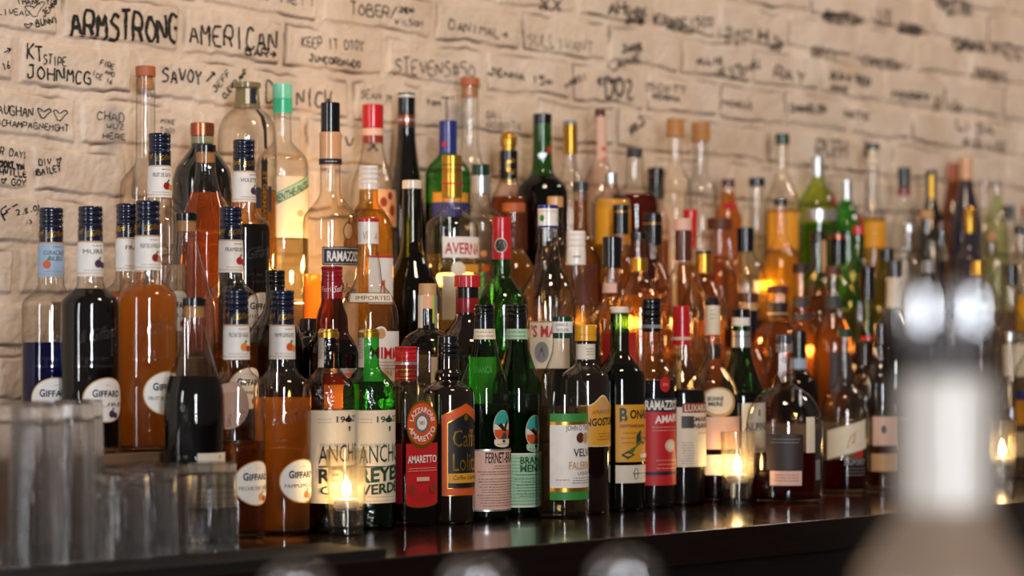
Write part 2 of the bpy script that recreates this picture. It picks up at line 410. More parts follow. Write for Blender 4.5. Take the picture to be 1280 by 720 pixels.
def build_bottle(b):
    S = Surf(b); s = S.s
    root = empty(b['name'], (S.X, b['y'], S.base)); tag(root, b['label'], b['cat'], GROUP)
    sq = 9 if b['sq'] else None; n = 48 if b['sq'] else b['n']
    R0 = max(r for _, r in S.prof)
    mb = MB()
    if sq:      # neck stays round, body squares off
        vs = []; fs = []
        for z, r in S.prof:
            w = min(1, max(0, (r / R0 - 0.5) / 0.35)); e = 2 + w * 9
            for k in range(n):
                a = 2 * math.pi * (k + 0.5) / n; q = (abs(math.cos(a)) ** e + abs(math.sin(a)) ** e) ** (-1 / e)
                vs.append((r * q * math.cos(a), r * q * math.sin(a), z))
        for i in range(len(S.prof) - 1):
            for k in range(n): a, c = i * n + k, i * n + (k + 1) % n; fs.append((a, a + n, c + n, c))
        fs.append(tuple(reversed(range((len(S.prof) - 1) * n, len(S.prof) * n))))
        mb.add(vs, fs, GL[b['glass']]())
    else:
        mb.lathe([(r, z) for z, r in S.prof], GL[b['glass']](), n, close=(False, True))
    mb.build('glass_body', root)
    if b['liq']:
        kind, lev = b['liq']; zl = S.zof(lev)
        pr = [(S.rad(zl) * 0.965 - 0.0006, zl)] + [(r * 0.965 - 0.0006, z) for z, r in S.prof if 0.008 < z < zl - 0.001]
        pr += [(S.rad(0.008) * 0.965 - 0.0006, 0.0075)]
        m2 = MB(); m2.lathe(pr, LQ[kind](), n, sq=sq); m2.build('liquid', root)
    if b['top']:
        mc = MB(); kinds = [t[0] for t in b['top']]
        for kind, y0, y1, hw, c in b['top']:
            if kind == 'ring':      # a loose band lower on the neck: its own part
                mr = MB(); mr.lathe([(hw / s, S.zof(y1)), (hw / s * 1.03, S.zof((y0 + y1) / 2)), (hw / s, S.zof(y0))], pal(c, True), 28); mr.build('neck_ring', root); continue
            z1, z0 = S.zof(y0), S.zof(y1)
            r, r2 = (hw[0] / s, hw[1] / s) if isinstance(hw, tuple) else (hw / s, hw / s)
            e = min(0.0012, (z1 - z0) * 0.2)
            if kind == 'rib':       # screw cap with rings
                pr = [(r, z0)]
                H = z1 - z0
                for f, k in ((0.12, 1), (0.16, .94), (0.22, .94), (0.26, 1.0), (0.42, 1.0), (0.46, .95), (0.52, .95), (0.56, 1), (0.70, 1), (0.73, .965), (0.77, .965), (0.80, 1), (0.95, 1), (1.0, .93)):
                    pr.append((r * k, z0 + H * f))
                mc.lathe(pr, pal(c, True), 28)
            elif kind == 'knurl':
                n2 = 48; vs = []; fs = []
                for z, k in ((z0, 1), (z1 - e, 1), (z1, .93)):
                    for q in range(n2):
                        a = 2 * math.pi * q / n2; rr = r * k * (1.0 if q % 2 else 0.95); vs.append((rr * math.cos(a), rr * math.sin(a), z))
                for i in range(2):
                    for q in range(n2): a, d = i * n2 + q, i * n2 + (q + 1) % n2; fs.append((a, d, d + n2, a + n2))
                fs.append(tuple(range(2 * n2, 3 * n2))); fs.append(tuple(reversed(range(n2)))); mc.add(vs, fs, pal(c, True))
            elif kind == 'dome':
                mc.lathe([(r2, z0), (r, z0 + (z1 - z0) * .3), (r, z0 + (z1 - z0) * .6), (r * .85, z0 + (z1 - z0) * .85), (r * .5, z1 - e * .3), (r * .1, z1)], pal(c, True), 28)
            elif kind == 'glass':   # clear stopper
                mc.lathe([(r2 * .9, z0), (r2, z0 + e), (r, z1 - e), (r * .9, z1)], GL['clear'](), 28)
            else:
                mc.lathe([(r2, z0), (r2, z0 + e * .3), (r, z1 - e), (r - e, z1)], pal(c, kind == 'cap'), 28)
        nm = 'stopper' if any(k in ('cork', 'glass') for k in kinds) else 'cap'
        mc.build(nm, root)
    if b['neck']:
        mn = MB()
        for hw, items in b['neck']: S.art(mn, items, rfix=None if hw is None else hw / s, o0=0.0005)
        mn.build('neck_label', root)
    if b['labels']:
        part = []; parts = [part]
        for it in b['labels']:
            if it == '|': part = []; parts.append(part)
            else: part.append(it)
        for part in parts: ml = MB(); S.art(ml, part); ml.build('label', root, smooth=True)
    if b['emb']:
        me = MB(); S.art(me, b['emb'], o0=0.0003); me.build('embossed_lettering', root)
    return root
# ------------------------------------------------------------------ the setting
def wood_dark(name, base, rough=0.2):
    m, t, b = nt(name)
    tc = t.nodes.new('ShaderNodeTexCoord'); mp = t.nodes.new('ShaderNodeMapping'); mp.inputs['Scale'].default_value = (3, 60, 60)
    n = t.nodes.new('ShaderNodeTexNoise'); n.inputs['Scale'].default_value = 4; n.inputs['Detail'].default_value = 8
    r = t.nodes.new('ShaderNodeValToRGB'); c = lin(base)
    r.color_ramp.elements[0].color = (c[0] * .6, c[1] * .6, c[2] * .6, 1); r.color_ramp.elements[1].color = (c[0] * 1.5, c[1] * 1.5, c[2] * 1.5, 1)
    link(t, tc, 'Object', mp, 'Vector'); link(t, mp, 0, n, 'Vector'); link(t, n, 'Fac', r, 0); link(t, r, 0, b, 'Base Color')
    bp = t.nodes.new('ShaderNodeBump'); bp.inputs['Strength'].default_value = 0.12; bp.inputs['Distance'].default_value = 0.002
    link(t, n, 'Fac', bp, 'Height'); link(t, bp, 'Normal', b, 'Normal')
    b.inputs['Roughness'].default_value = rough; b.inputs['Coat Weight'].default_value = 0.5; b.inputs['Coat Roughness'].default_value = 0.07
    return m
WD = wood_dark('dark_polished_wood', '#1e1512', 0.16); WR = wood_dark('stepped_shelf_wood', '#70563f', 0.35)
def counter():
    mb = MB(); mb.box((0.4, TY[0][0], Z0 - 0.045), (5.6, WALL_Y, Z0), WD)
    o = mb.build('back_bar_counter', smooth=False, bevel=0.002); tag(o, 'long dark polished wood counter of the back bar under all the bottles', 'counter')
    mb = MB(); mb.box((0.4, TY[0][0] + 0.03, 0.0), (5.6, WALL_Y, Z0 - 0.045), wood_dark('dark_cabinet_wood', '#120c0a', 0.5))
    c = mb.build('back_bar_cabinet', smooth=False, bevel=0.004); tag(c, 'black wooden cabinet front below the polished back bar counter', 'cabinet')
    xs = {1: 0.6, 2: ground(150, 2.70)[0], 3: ground(152, 2.87)[0]}
    nm = {1: 'lowest dark wooden step shelf directly behind the front row of bottles', 2: 'middle dark wooden step shelf between the lowest and the top step', 3: 'topmost dark wooden step shelf along the brick wall'}
    for k in (1, 2, 3):
        mb = MB(); mb.box((xs[k], TY[k][0], Z0 + 0.0005), (5.6, TY[k][1] if k < 3 else WALL_Y, TIER[k]), WR)
        o = mb.build('step_shelf', smooth=False, bevel=0.002); tag(o, nm[k], 'shelf', 'steps of the back bar')
counter()

# brick wall: running bond, thick old mortar, many coats of pale paint
PITCH, BRICK = 0.0775, 0.212
SAG = 0.018                      # the courses of the old wall run a little out of level
X100 = ground(100, 3.05)[0]
def wall_xz(px, py):
    X, Z, s = ground(px, WALL_Y); return X, ZC + (HOR - py) / s
ROW0 = wall_xz(100, 53)[1]       # a bed joint: below the big black writing, left
KNOWN = {0: [75, 227, 352, 477, 606], -1: [17, 168, 308, 436], -2: [-30, 96, 246], -3: [37, 160], 1: [20, 118, 250, 400, 540]}
JO = {}
for k in range(-14, 8):
    js = []
    if k in KNOWN:
        js = [wall_xz(p, 60)[0] for p in KNOWN[k]]
        while js[0] > 0.6: js.insert(0, js[0] - BRICK)
    else: js = [0.6 + (k % 2) * BRICK / 2 + rng.uniform(-.02, .02)]
    while js[-1] < 6.2: js.append(js[-1] + BRICK * rng.uniform(.93, 1.06))
    JO[k] = np.array(js)
RN = rng.randint(0, 1 << 30, 6)
def vnoise(x, y, sc, seed):
    x = x * sc; y = y * sc; xi = np.floor(x).astype(np.int64); yi = np.floor(y).astype(np.int64); fx = x - xi; fy = y - yi
    fx = fx * fx * (3 - 2 * fx); fy = fy * fy * (3 - 2 * fy)
    def h(a, b):
        n = (a * 374761393 + b * 668265263 + int(seed)) & 0x7fffffff; n = ((n ^ (n >> 13)) * 1274126177) & 0x7fffffff
        return ((n ^ (n >> 16)) & 0xffff) / 65535.0
    return (h(xi, yi) * (1 - fx) + h(xi + 1, yi) * fx) * (1 - fy) + (h(xi, yi + 1) * (1 - fx) + h(xi + 1, yi + 1) * fx) * fy
def wall_h(X, Zw):
    """relief of the painted brickwork, metres out from the mortar plane; also the distance to the nearest joint"""
    X = np.asarray(X, float); Zw = np.asarray(Zw, float)
    wx = X + 0.010 * (vnoise(X, Zw, 14, RN[0]) - .5) + 0.004 * (vnoise(X, Zw, 60, RN[1]) - .5)
    wz = Zw + SAG * (X - X100) + 0.010 * (vnoise(X, Zw, 11, RN[2]) - .5) + 0.005 * (vnoise(X, Zw, 50, RN[3]) - .5)
    row = np.floor((wz - ROW0) / PITCH).astype(int); fz = (wz - ROW0) - row * PITCH
    dz = np.minimum(fz, PITCH - fz)
    dx = np.full(X.shape, 1.0)
    for k in np.unique(row):
        m = row == k; js = JO.get(int(k), JO[0])
        i = np.clip(np.searchsorted(js, wx[m]), 1, len(js) - 1)
        dx[m] = np.minimum(np.abs(wx[m] - js[i - 1]), np.abs(js[i] - wx[m]))
    d = np.minimum(dz, dx) - 0.0065
    t = np.clip(d / 0.0045, 0, 1); t = t * t * (3 - 2 * t)
    rc = vnoise(row * 7.3, np.floor(wx * 4.7), 1.0, RN[4])
    h = t * (0.0046 + 0.0025 * rc) + 0.0022 * (vnoise(X, Zw, 35, RN[4]) - .5) + 0.0016 * (vnoise(X, Zw, 120, RN[5]) - .5) + 0.0012 * (vnoise(X, Zw, 260, RN[1]) - .5)
    crack = np.exp(-((np.minimum(dz, dx) - 0.0075) / 0.0017) ** 2) * np.clip(vnoise(X, Zw, 22, RN[2]) * 3.2 - 1.35, 0, 1)
    h = h - 0.0045 * crack
    return h, crack
def brick_mat():
    m, t, b = nt('painted_brick')
    tc = t.nodes.new('ShaderNodeTexCoord')
    n1 = t.nodes.new('ShaderNodeTexNoise'); n1.inputs['Scale'].default_value = 9; n1.inputs['Detail'].default_value = 6
    r1 = t.nodes.new('ShaderNodeValToRGB')
    r1.color_ramp.elements[0].position = .3; r1.color_ramp.elements[0].color = (*lin('#cfb9a2'), 1)
    r1.color_ramp.elements[1].position = .7; r1.color_ramp.elements[1].color = (*lin('#e6d6c5'), 1)
    n2 = t.nodes.new('ShaderNodeTexNoise'); n2.inputs['Scale'].default_value = 55; n2.inputs['Detail'].default_value = 5; n2.inputs['Roughness'].default_value = .7
    r2 = t.nodes.new('ShaderNodeValToRGB'); r2.color_ramp.elements[0].position = .66; r2.color_ramp.elements[0].color = (0, 0, 0, 1); r2.color_ramp.elements[1].position = .74; r2.color_ramp.elements[1].color = (1, 1, 1, 1)
    at = t.nodes.new('ShaderNodeAttribute'); at.attribute_name = 'chip_shade'
    mu = t.nodes.new('ShaderNodeMath'); mu.operation = 'MULTIPLY'; mu.inputs[1].default_value = 0.95
    mx = t.nodes.new('ShaderNodeMixRGB'); mx.inputs[2].default_value = (*lin('#54342a'), 1)  # brown of chips and cracks, with thin shadow at brick edges painted in
    m2 = t.nodes.new('ShaderNodeMixRGB'); m2.inputs[2].default_value = (*lin('#8f6a52'), 1)
    m3 = t.nodes.new('ShaderNodeMath'); m3.operation = 'MULTIPLY'; m3.inputs[1].default_value = .45
    link(t, tc, 'Object', n1, 'Vector'); link(t, tc, 'Object', n2, 'Vector'); link(t, n1, 'Fac', r1, 0); link(t, n2, 'Fac', r2, 0)
    link(t, at, 'Fac', mu, 0); link(t, r1, 0, mx, 1); link(t, mu, 0, mx, 0)
    link(t, r2, 0, m3, 0); link(t, m3, 0, m2, 0); link(t, mx, 0, m2, 1); link(t, m2, 0, b, 'Base Color')
    b.inputs['Roughness'].default_value = .55
    bp = t.nodes.new('ShaderNodeBump'); bp.inputs['Strength'].default_value = .35; bp.inputs['Distance'].default_value = .002
    link(t, n2, 'Fac', bp, 'Height'); link(t, bp, 'Normal', b, 'Normal')
    return m
def wall():
    x0, x1, z0, z1, st = 1.55, 5.3, Z0 + 0.06, ZC + 0.80, 0.0022
    nx = int((x1 - x0) / st); nz = int((z1 - z0) / st)
    xs = np.linspace(x0, x1, nx); zs = np.linspace(z0, z1, nz)
    GX, GZ = np.meshgrid(xs, zs); H, CR = wall_h(GX, GZ)
    co = np.stack([GX, WALL_Y - H, GZ], -1).reshape(-1, 3).astype(np.float32)
    idx = np.arange(nx * nz).reshape(nz, nx)
    q = np.stack([idx[:-1, :-1], idx[:-1, 1:], idx[1:, 1:], idx[1:, :-1]], -1).reshape(-1, 4)
    me = bpy.data.meshes.new('wall_back'); me.vertices.add(len(co)); me.vertices.foreach_set('co', co.ravel())
    me.loops.add(q.size); me.loops.foreach_set('vertex_index', q.ravel().astype(np.int32))
    me.polygons.add(len(q)); me.polygons.foreach_set('loop_start', np.arange(0, q.size, 4, dtype=np.int32))
    me.polygons.foreach_set('use_smooth', np.ones(len(q), bool))
    a = me.attributes.new('chip_shade', 'FLOAT', 'POINT'); a.data.foreach_set('value', CR.ravel().astype(np.float32))
    me.update(calc_edges=True); me.materials.append(brick_mat())
    o = bpy.data.objects.new('wall_back', me); COL.objects.link(o)
    tag(o, 'cream painted brick wall covered in black marker handwriting behind the bottles', 'wall', None, 'structure')
    mb = MB(); mb.box((-0.5, WALL_Y + 0.004, 0), (7.5, WALL_Y + 0.2, 3.0), brick_mat()); w = mb.build('plain_wall', smooth=False); w.parent = o
    mb = MB(); mb.box((-3, -4, -0.1), (7.5, 3.3, 0), wood_dark('floor_wood', '#3a2c22', .5)); f = mb.build('floor', smooth=False); tag(f, 'dark wooden floor of the bar room', 'floor', None, 'structure')
    return o
WALL = wall()

# ------------------------------------------------------------------ handwriting on the wall: a single-stroke hand
ST_ = {'A': '00,26,40|12,32', 'B': '00,06,26,35,33,24,03|24,42,40,30,00', 'C': '45,26,15,02,10,30,41', 'D': '00,06,26,44,42,30,00', 'E': '46,06,00,40|03,33', 'F': '46,06,00|03,33',
       'G': '45,26,05,01,20,40,43,23', 'H': '06,00|46,40|03,43', 'I': '26,20', 'J': '16,46|36,31,20,00,02', 'K': '06,00|46,03,40', 'L': '06,00,40', 'M': '00,06,22,46,40', 'N': '00,06,40,46',
       'O': '26,04,02,20,42,44,26', 'P': '00,06,36,45,43,32,03', 'Q': '26,04,02,20,42,44,26|21,50', 'R': '00,06,36,45,43,32,03|23,40', 'S': '45,26,15,04,33,42,30,00', 'T': '06,46|26,20',
       'U': '06,02,20,42,46', 'V': '06,20,46', 'W': '06,10,24,30,46', 'X': '06,40|46,00', 'Y': '06,23,46|23,20', 'Z': '06,46,00,40', '1': '14,26,20', '6': '36,13,01,20,41,33,02', '0': '26,04,02,20,42,44,26',
       '7': '06,46,10', '2': '05,26,45,43,00,40', '#': '10,16|30,36|02,42|04,44', '/': '00,46', '=': '02,42|04,44', '!': '26,22|21,20', '-': '03,43', '.': '20,21', "'": '26,24', '@': '33,22,31,42,44,26,04,02,20,40',
       '^': '00,46|26,46,44', '>': '03,43|25,43,21', '*': '24,35,46,55,44,20,04,05,15,24', '5': '46,06,04,34,42,30,00', '8': '23,05,26,45,23,01,20,41,23', '(': '36,14,12,30', ')': '16,34,32,10', ',': '21,10', ':': '21,22|24,25'}
INK = {}
def ink(strength):
    if strength not in INK:
        m, t, b = nt('marker_ink'); b.inputs['Base Color'].default_value = (*lin({2: '#15120f', 1: '#3a302a', 0: '#6d5b4e'}[strength]), 1); b.inputs['Roughness'].default_value = .6
        INK[strength] = m
    return INK[strength]
def scribble(text, p0, p1, h, w=1.6, strength=2, wild=0.2, name='handwriting', up=None):
    """p0, p1: where the base line starts and ends (frame positions on the wall); h letter height and w pen width in frame pixels"""
    a = np.array(wall_xz(*p0)); b = np.array(wall_xz(*p1)); sc = ground((p0[0] + p1[0]) / 2, WALL_Y)[2]
    hm, wm = h / sc, w * 1.15 / sc
    d = b - a; L = np.linalg.norm(d); d = d / L; n = np.array([-d[1], d[0]])
    adv = L / max(1, len(text)); segs = []
    for i, ch in enumerate(text):
        if ch not in ST_: continue
        o = a + d * adv * (i + 0.12 + random.uniform(-.06, .06)); kh = hm * random.uniform(1 - wild * .6, 1 + wild * .4); kw = adv * 0.74
        dy = random.uniform(-.12, .12) * hm * wild * 2; sh = random.uniform(-.1, .2) * wild
        for st in ST_[ch].split('|'):
            P = [np.array([int(c[0]) / 4, int(c[1]) / 6]) + np.array([random.gauss(0, .06), random.gauss(0, .05)]) * wild * 2 for c in st.split(',')]
            segs.append([o + d * (q[0] * kw + sh * q[1] * kh) + n * (q[1] * kh + dy) for q in P])
    ribbons(segs, wm, strength, name)
def ribbons(segs, wm, strength, name='handwriting'):
    vs2 = []; fs = []
    for P in segs:
        P = [np.asarray(p) for p in P]
        if len(P) > 2:      # round the corners a little
            Q = [P[0]]
            for i in range(1, len(P) - 1): Q += [P[i] * .75 + P[i - 1] * .25, P[i] * .75 + P[i + 1] * .25]
            P = Q + [P[-1]]
        D = [P[0]]
        for i in range(1, len(P)):
            m = max(1, int(np.linalg.norm(P[i] - P[i - 1]) / 0.004))
            D += [P[i - 1] + (P[i] - P[i - 1]) * k / m for k in range(1, m + 1)]
        o = len(vs2)
        for i in range(len(D)):
            t = D[min(i + 1, len(D) - 1)] - D[max(i - 1, 0)]; l = np.linalg.norm(t); t = t / l if l else np.array([1, 0]); nn = np.array([-t[1], t[0]])
            ww = wm * .5 * random.uniform(.75, 1.2); vs2 += [D[i] + nn * ww, D[i] - nn * ww]
        for i in range(len(D) - 1): k = o + 2 * i; fs.append((k, k + 1, k + 3, k + 2))
    if not vs2: return
    V = np.array(vs2); H, _ = wall_h(V[:, 0], V[:, 1])
    mb = MB(); mb.add([(x, WALL_Y - hh - 0.0011, z) for (x, z), hh in zip(V, H)], fs, ink(strength))
    ob = mb.build(name, smooth=False); ob.parent = WALL
    # lettering keeps its place on the wall: the wall object sits at the origin
WRITING = [  # text, start, end, height, pen, strength
    ('ARMSTRONG', (85, 46), (223, 55), 36, 4.2, 2), ('AMERICAN', (233, 54), (343, 66), 27, 2.6, 2), ('BAR>', (302, 68), (343, 74), 10, 2.2, 2),
    ('KT', (30, 75), (52, 76), 19, 2.0, 2), ('STIPE', (51, 80), (80, 83), 12, 1.4, 2), ('JOHN', (30, 98), (78, 102), 17, 2.2, 2), ('MCG', (80, 103), (110, 107), 17, 2.2, 2),
    ('FIRE', (121, 81), (139, 88), 7, 1.1, 2), ('AND', (127, 92), (140, 97), 5.5, 1.0, 2), ('ICE 16', (111, 94), (137, 107), 6.5, 1.0, 2),
    ('SAVOY', (198, 102), (250, 107), 19, 2.2, 2), ('^', (254, 103), (266, 105), 13, 2.2, 2), ('JEFF', (265, 117), (286, 91), 8, 1.5, 2), ('CLEVELAND', (277, 125), (306, 90), 6.5, 1.6, 2),
    ('D', (326, 127), (340, 128), 26, 2.0, 2), ('NICW', (366, 131), (412, 136), 21, 2.0, 2),
    ('CHAD', (117, 149), (153, 153), 11, 1.2, 2), ('WUZ', (129, 161), (153, 163), 7, 1.0, 2), ('HERE', (124, 173), (154, 175), 7, 1.1, 2), ('MIKE', (198, 154), (216, 156), 6, .9, 1), ('TOO)', (197, 166), (217, 168), 7, .9, 1),
    ('VAUGHAN', (-14, 141), (39, 147), 13, 1.4, 2), ('**', (40, 148), (80, 156), 17, 1.3, 2), ('#CHAMPAGNEMGMT', (-8, 157), (84, 165), 8, 1.2, 2),
    ('OUR DAYS', (-16, 191), (32, 199), 9, 1.3, 2), ('BROOKLYN', (-16, 207), (28, 214), 9, 2.4, 2), ('NASHVILLE', (-22, 216), (31, 222), 8, 1.8, 2), ('* GOY', (-2, 230), (30, 233), 8, 1.5, 2),
    ('DIV *', (45, 207), (74, 206), 9, 1.4, 2), ('BAILEY', (44, 220), (74, 214), 9, 1.5, 2), ('F', (2, 276), (14, 268), 15, 2.0, 2), ('--', (4, 268), (22, 258), 8, 1.6, 2), ('2.8.02', (18, 270), (50, 262), 7, 1.4, 2), ('-', (42, 272), (52, 264), 6, 1.2, 2), (':)', (28, 280), (38, 280), 6, 1.3, 2),
    ('THANK YOU', (18, 6), (72, 6), 8, 1.2, 2), ('NOLIVEAU', (-20, 18), (34, 20), 7, 1.1, 2), ('*', (26, 26), (54, 22), 22, 1.0, 1), ('JENNY', (52, 22), (72, 4), 8, 1.3, 2), ('*', (26, 36), (38, 36), 8, 1.3, 2), ('BUNNY', (42, 34), (70, 30), 9, 1.5, 2),
    ('>', (2, 70), (14, 64), 9, 1.3, 2), ('16', (1, 88), (10, 86), 10, 1.3, 2),
    ('COME TO ME!!', (256, -6), (392, 8), 12, 1.5, 1), ('TOBER/', (434, 18), (494, 24), 15, 1.6, 2), ('JEN', (496, 15), (514, 17), 6, 2.6, 1), ('WILSON', (490, 31), (526, 34), 8, 1.2, 1),
    ('KEEP IT DTOY', (373, 59), (452, 64), 13, 1.3, 2), ('JUNCORONADO', (383, 77), (448, 86), 9, 1.6, 2), ('STEVENS#50', (489, 92), (592, 98), 19, 1.5, 1), ('SEAN M', (447, 122), (486, 128), 10, 1.1, 1),
    ('DANIMAL>', (558, 36), (632, 50), 12, 1.5, 1), ('SULLIVANT', (655, 56), (738, 68), 15, 1.2, 0), ('JENNA 15=', (608, 93), (688, 108), 9, 2.0, 1), ('MARI', (704, 112), (732, 98), 8, 1.8, 1), ('DOZ', (752, 122), (790, 124), 24, 3.2, 1), ('EVAN', (744, 106), (770, 104), 8, 2.6, 1),
    ('SCOTT', (806, 112), (856, 118), 8, 1.8, 0), ('NORMA', (812, 124), (848, 128), 8, 1.8, 1), ('WV X', (410, 182), (470, 190), 14, 2.0, 1), ('TOM', (530, 132), (548, 132), 6, 1.6, 1), ('GRI', (604, 148), (624, 150), 9, 1.2, 0), ('ROBOTE', (604, 160), (650, 162), 8, 1.2, 0), ('T', (550, 135), (566, 137), 14, 1.6, 1),
    ('XX', (672, 12), (700, 14), 14, 2.4, 1), ('AH', (756, 18), (780, 20), 18, 3.0, 1), ('LANE', (760, 90), (800, 76), 10, 2.2, 1), ('GABE', (778, 18), (806, 20), 9, 2.0, 1), ('BOB', (780, 28), (804, 30), 8, 3.0, 1),
    ('FRANCISCO', (816, 30), (890, 34), 11, 2.2, 1), ('NEWELL', (834, 38), (866, 42), 8, 2.0, 1), ('JAKE', (774, 66), (800, 62), 8, 3.0, 1), ('ALLIE', (866, 80), (900, 80), 8, 2.4, 1), ('KIM', (896, 96), (924, 86), 8, 2.6, 1), ('LOVE', (912, 100), (950, 84), 9, 2.8, 1),
    ('SAM', (904, 44), (936, 46), 10, 2.0, 0), ('PAT', (906, 56), (934, 58), 9, 2.0, 0), ('H', (944, 52), (956, 54), 16, 3.4, 1), ('JO', (962, 62), (976, 64), 14, 3.4, 1), ('RAY', (962, 96), (1004, 106), 15, 3.0, 0), ('RJ', (786, 170), (806, 150), 10, 3.2, 1), ('.', (806, 176), (812, 176), 5, 4, 2),
    ('BOSTON', (1030, 28), (1076, 32), 12, 3.4, 1), ('MAINE', (1028, 20), (1060, 24), 8, 2.4, 1), ('CHRIS L', (1012, 70), (1046, 76), 12, 2.6, 0), ('NYC', (1026, 24), (1052, 28), 10, 3.0, 1), ('CAMERON', (1076, 80), (1126, 90), 12, 2.6, 0), ('JULIA M', (1034, 98), (1060, 102), 10, 2.6, 1), ('TED', (1064, 104), (1086, 108), 9, 3.0, 1), ('ANNE', (1034, 112), (1058, 118), 9, 2.4, 0),
    ('HAPPY', (1112, 122), (1160, 128), 10, 3.0, 1), ('ELIZA', (1164, 134), (1200, 142), 13, 2.6, 0), ('KATHRYN', (1122, 40), (1150, 46), 12, 3.4, 1), ('OTTO', (1180, 18), (1214, 22), 18, 4.4, 1), ('DANA', (1190, 62), (1232, 66), 15, 4.6, 1), ('JERSEY', (1212, 96), (1256, 102), 10, 3.0, 0), ('MEG', (1240, 70), (1276, 76), 16, 3.4, 0), ('Q', (1170, 10), (1180, 12), 14, 4.0, 1),
    ('MICHELLE', (900, 132), (938, 136), 7, 2.2, 0), ('CHANDLER', (984, 140), (1030, 142), 9, 2.4, 1), ('PETE', (1052, 146), (1084, 150), 8, 2.4, 0), ('RUTH', (1016, 196), (1056, 200), 22, 3.0, 0), ('WE', (1076, 200), (1084, 202), 22, 3.0, 1), ('LISA', (1190, 160), (1240, 170), 12, 2.6, 0), ('AND LEE', (1200, 182), (1256, 190), 11, 2.6, 0), ('LEO', (1094, 30), (1110, 32), 20, 2.0, 0),
]
for t_ in WRITING: scribble(*t_[:5], strength=t_[5])
# ------------------------------------------------------------------ the bottles
def giff(cx, y, tier, yt, liq, prod, sub, fruit, label, face=28, lbl='white', k=None, side=0, glasskind='clear'):
    """round-shouldered bottle, navy ribbed cap, gold script on the foil, oval front label"""
    k = k or ground(cx, y)[2] / 958.0
    Y = lambda o: yt + o * k
    w = 36.0 * k; nr = 16 * k
    def fr(u, yy, r):
        out = [('O', u, yy, r, r, fruit[0])]
        if len(fruit) > 1: out += [('O', u + r * 1.3, yy + r * .4, r * .8, r * .8, fruit[1])]
        out += [('F', [(u - r * .2, yy - r * .8), (u + r * .5, yy - r * 1.9), (u + r * .9, yy - r * 1.2)], 'green')]
        return out
    script = lambda u: [('T', 'E.Giffard', u, u + 25 * k, Y(38), 7 * k, 'gold', 0.01, 4 * k, 0.3)]
    neck = [(15.2 * k, script(-5 * k + side) + script(-34 * k + side)),
            (None, [('R', -30 * k, 40 * k, Y(43), Y(86), lbl), ('R', -30 * k, 40 * k, Y(43), Y(44.5), 'tan'), ('L', 2 * k + side, 16 * k + side, Y(48.5), Y(48.5), 1, 'dgrey'),
                    ('T', prod[0], -9 * k + side, 17 * k + side, Y(58.5), 5.4 * k, 'ink', 0.0)] +
                   ([('T', prod[1], -2 * k + side, 15 * k + side, Y(65.5), 5.4 * k, 'ink', 0.0)] if len(prod) > 1 else []) +
                   fr(10 * k + side if len(prod) == 1 else -5 * k + side, Y(70.5), 5 * k) + [('L', -10 * k + side, 18 * k + side, Y(79), Y(79), 1, 'grey'), ('R', -30 * k, 40 * k, Y(82), Y(82.7), 'tan')])]
    u0 = face * k
    front = [('O', u0, Y(237), 32 * k, 27.5 * k, 'tan'), ('O', u0, Y(237), 30.6 * k, 26.3 * k, 'cream'), ('O', u0, Y(237), 29.8 * k, 25.4 * k, 'white'), ('L', u0 - 3 * k, u0 + 4 * k, Y(219), Y(219), 1, 'tan'),
             ('T', 'G', u0 - 20 * k, u0 - 13 * k, Y(233), 9 * k, 'navy', 0.03), ('T', 'IFFARD', u0 - 12 * k, u0 + 20 * k, Y(233), 7.4 * k, 'navy', 0.03),
             ('T', sub, u0 - 25 * k, u0 + 25 * k, Y(245), 4.6 * k, 'dgrey')] + fr(u0 + 6 * k, Y(254), 4.6 * k)
    emb = [('T', '& Giffard', -13 * k + side, 38 * k + side, Y(168), 16 * k, 'emb', 0.0, 9 * k, 0.35), ('T', 'LIQUEURS', -18 * k + side, 24 * k + side, Y(188), 3.4 * k, 'emb'), ('T', 'ANGERS FRANCE', -22 * k + side, 28 * k + side, Y(197), 3.0 * k, 'emb')]
    B(cx, y, tier, label, [(Y(2), 13 * k), (Y(42), 14.6 * k), (Y(44), 15.6 * k), (Y(86), 16 * k), (Y(95), 16.4 * k), (Y(100), 18.6 * k), (Y(107), 26 * k), (Y(113), 32.5 * k), (Y(119), 35.3 * k), (Y(126), w), (Y(300), w)],
      glass=glasskind, top=[('rib', Y(0), Y(26), 15 * k, 'navy'), ('cap', Y(26), Y(43), 15 * k, 'navy')], liq=(liq[0], liq[1]), neck=neck, labels=front, emb=emb)
    SPEC[-1]['n'] = 36

def corky(cx, y, tier, yt, label, liq, labels=()):
    """round-bodied syrup bottle with a long flaring neck and a cork under a black disc"""
    k = ground(cx, y)[2] / 958.0; Y = lambda o: yt + o * k
    B(cx, y, tier, label, [(Y(9), 13.8 * k), (Y(26), 13.5 * k), (Y(40), 14.5 * k), (Y(56), 18 * k), (Y(72), 22.5 * k), (Y(88), 28 * k), (Y(104), 33 * k), (Y(122), 36.5 * k), (Y(138), 37 * k), (Y(290), 37 * k)], glass='clear',
      top=[('cap', Y(0), Y(10), 14.4 * k, 'black'), ('cork', Y(10), Y(24), (12.6 * k, 12.2 * k), 'cork')], liq=liq, labels=labels)

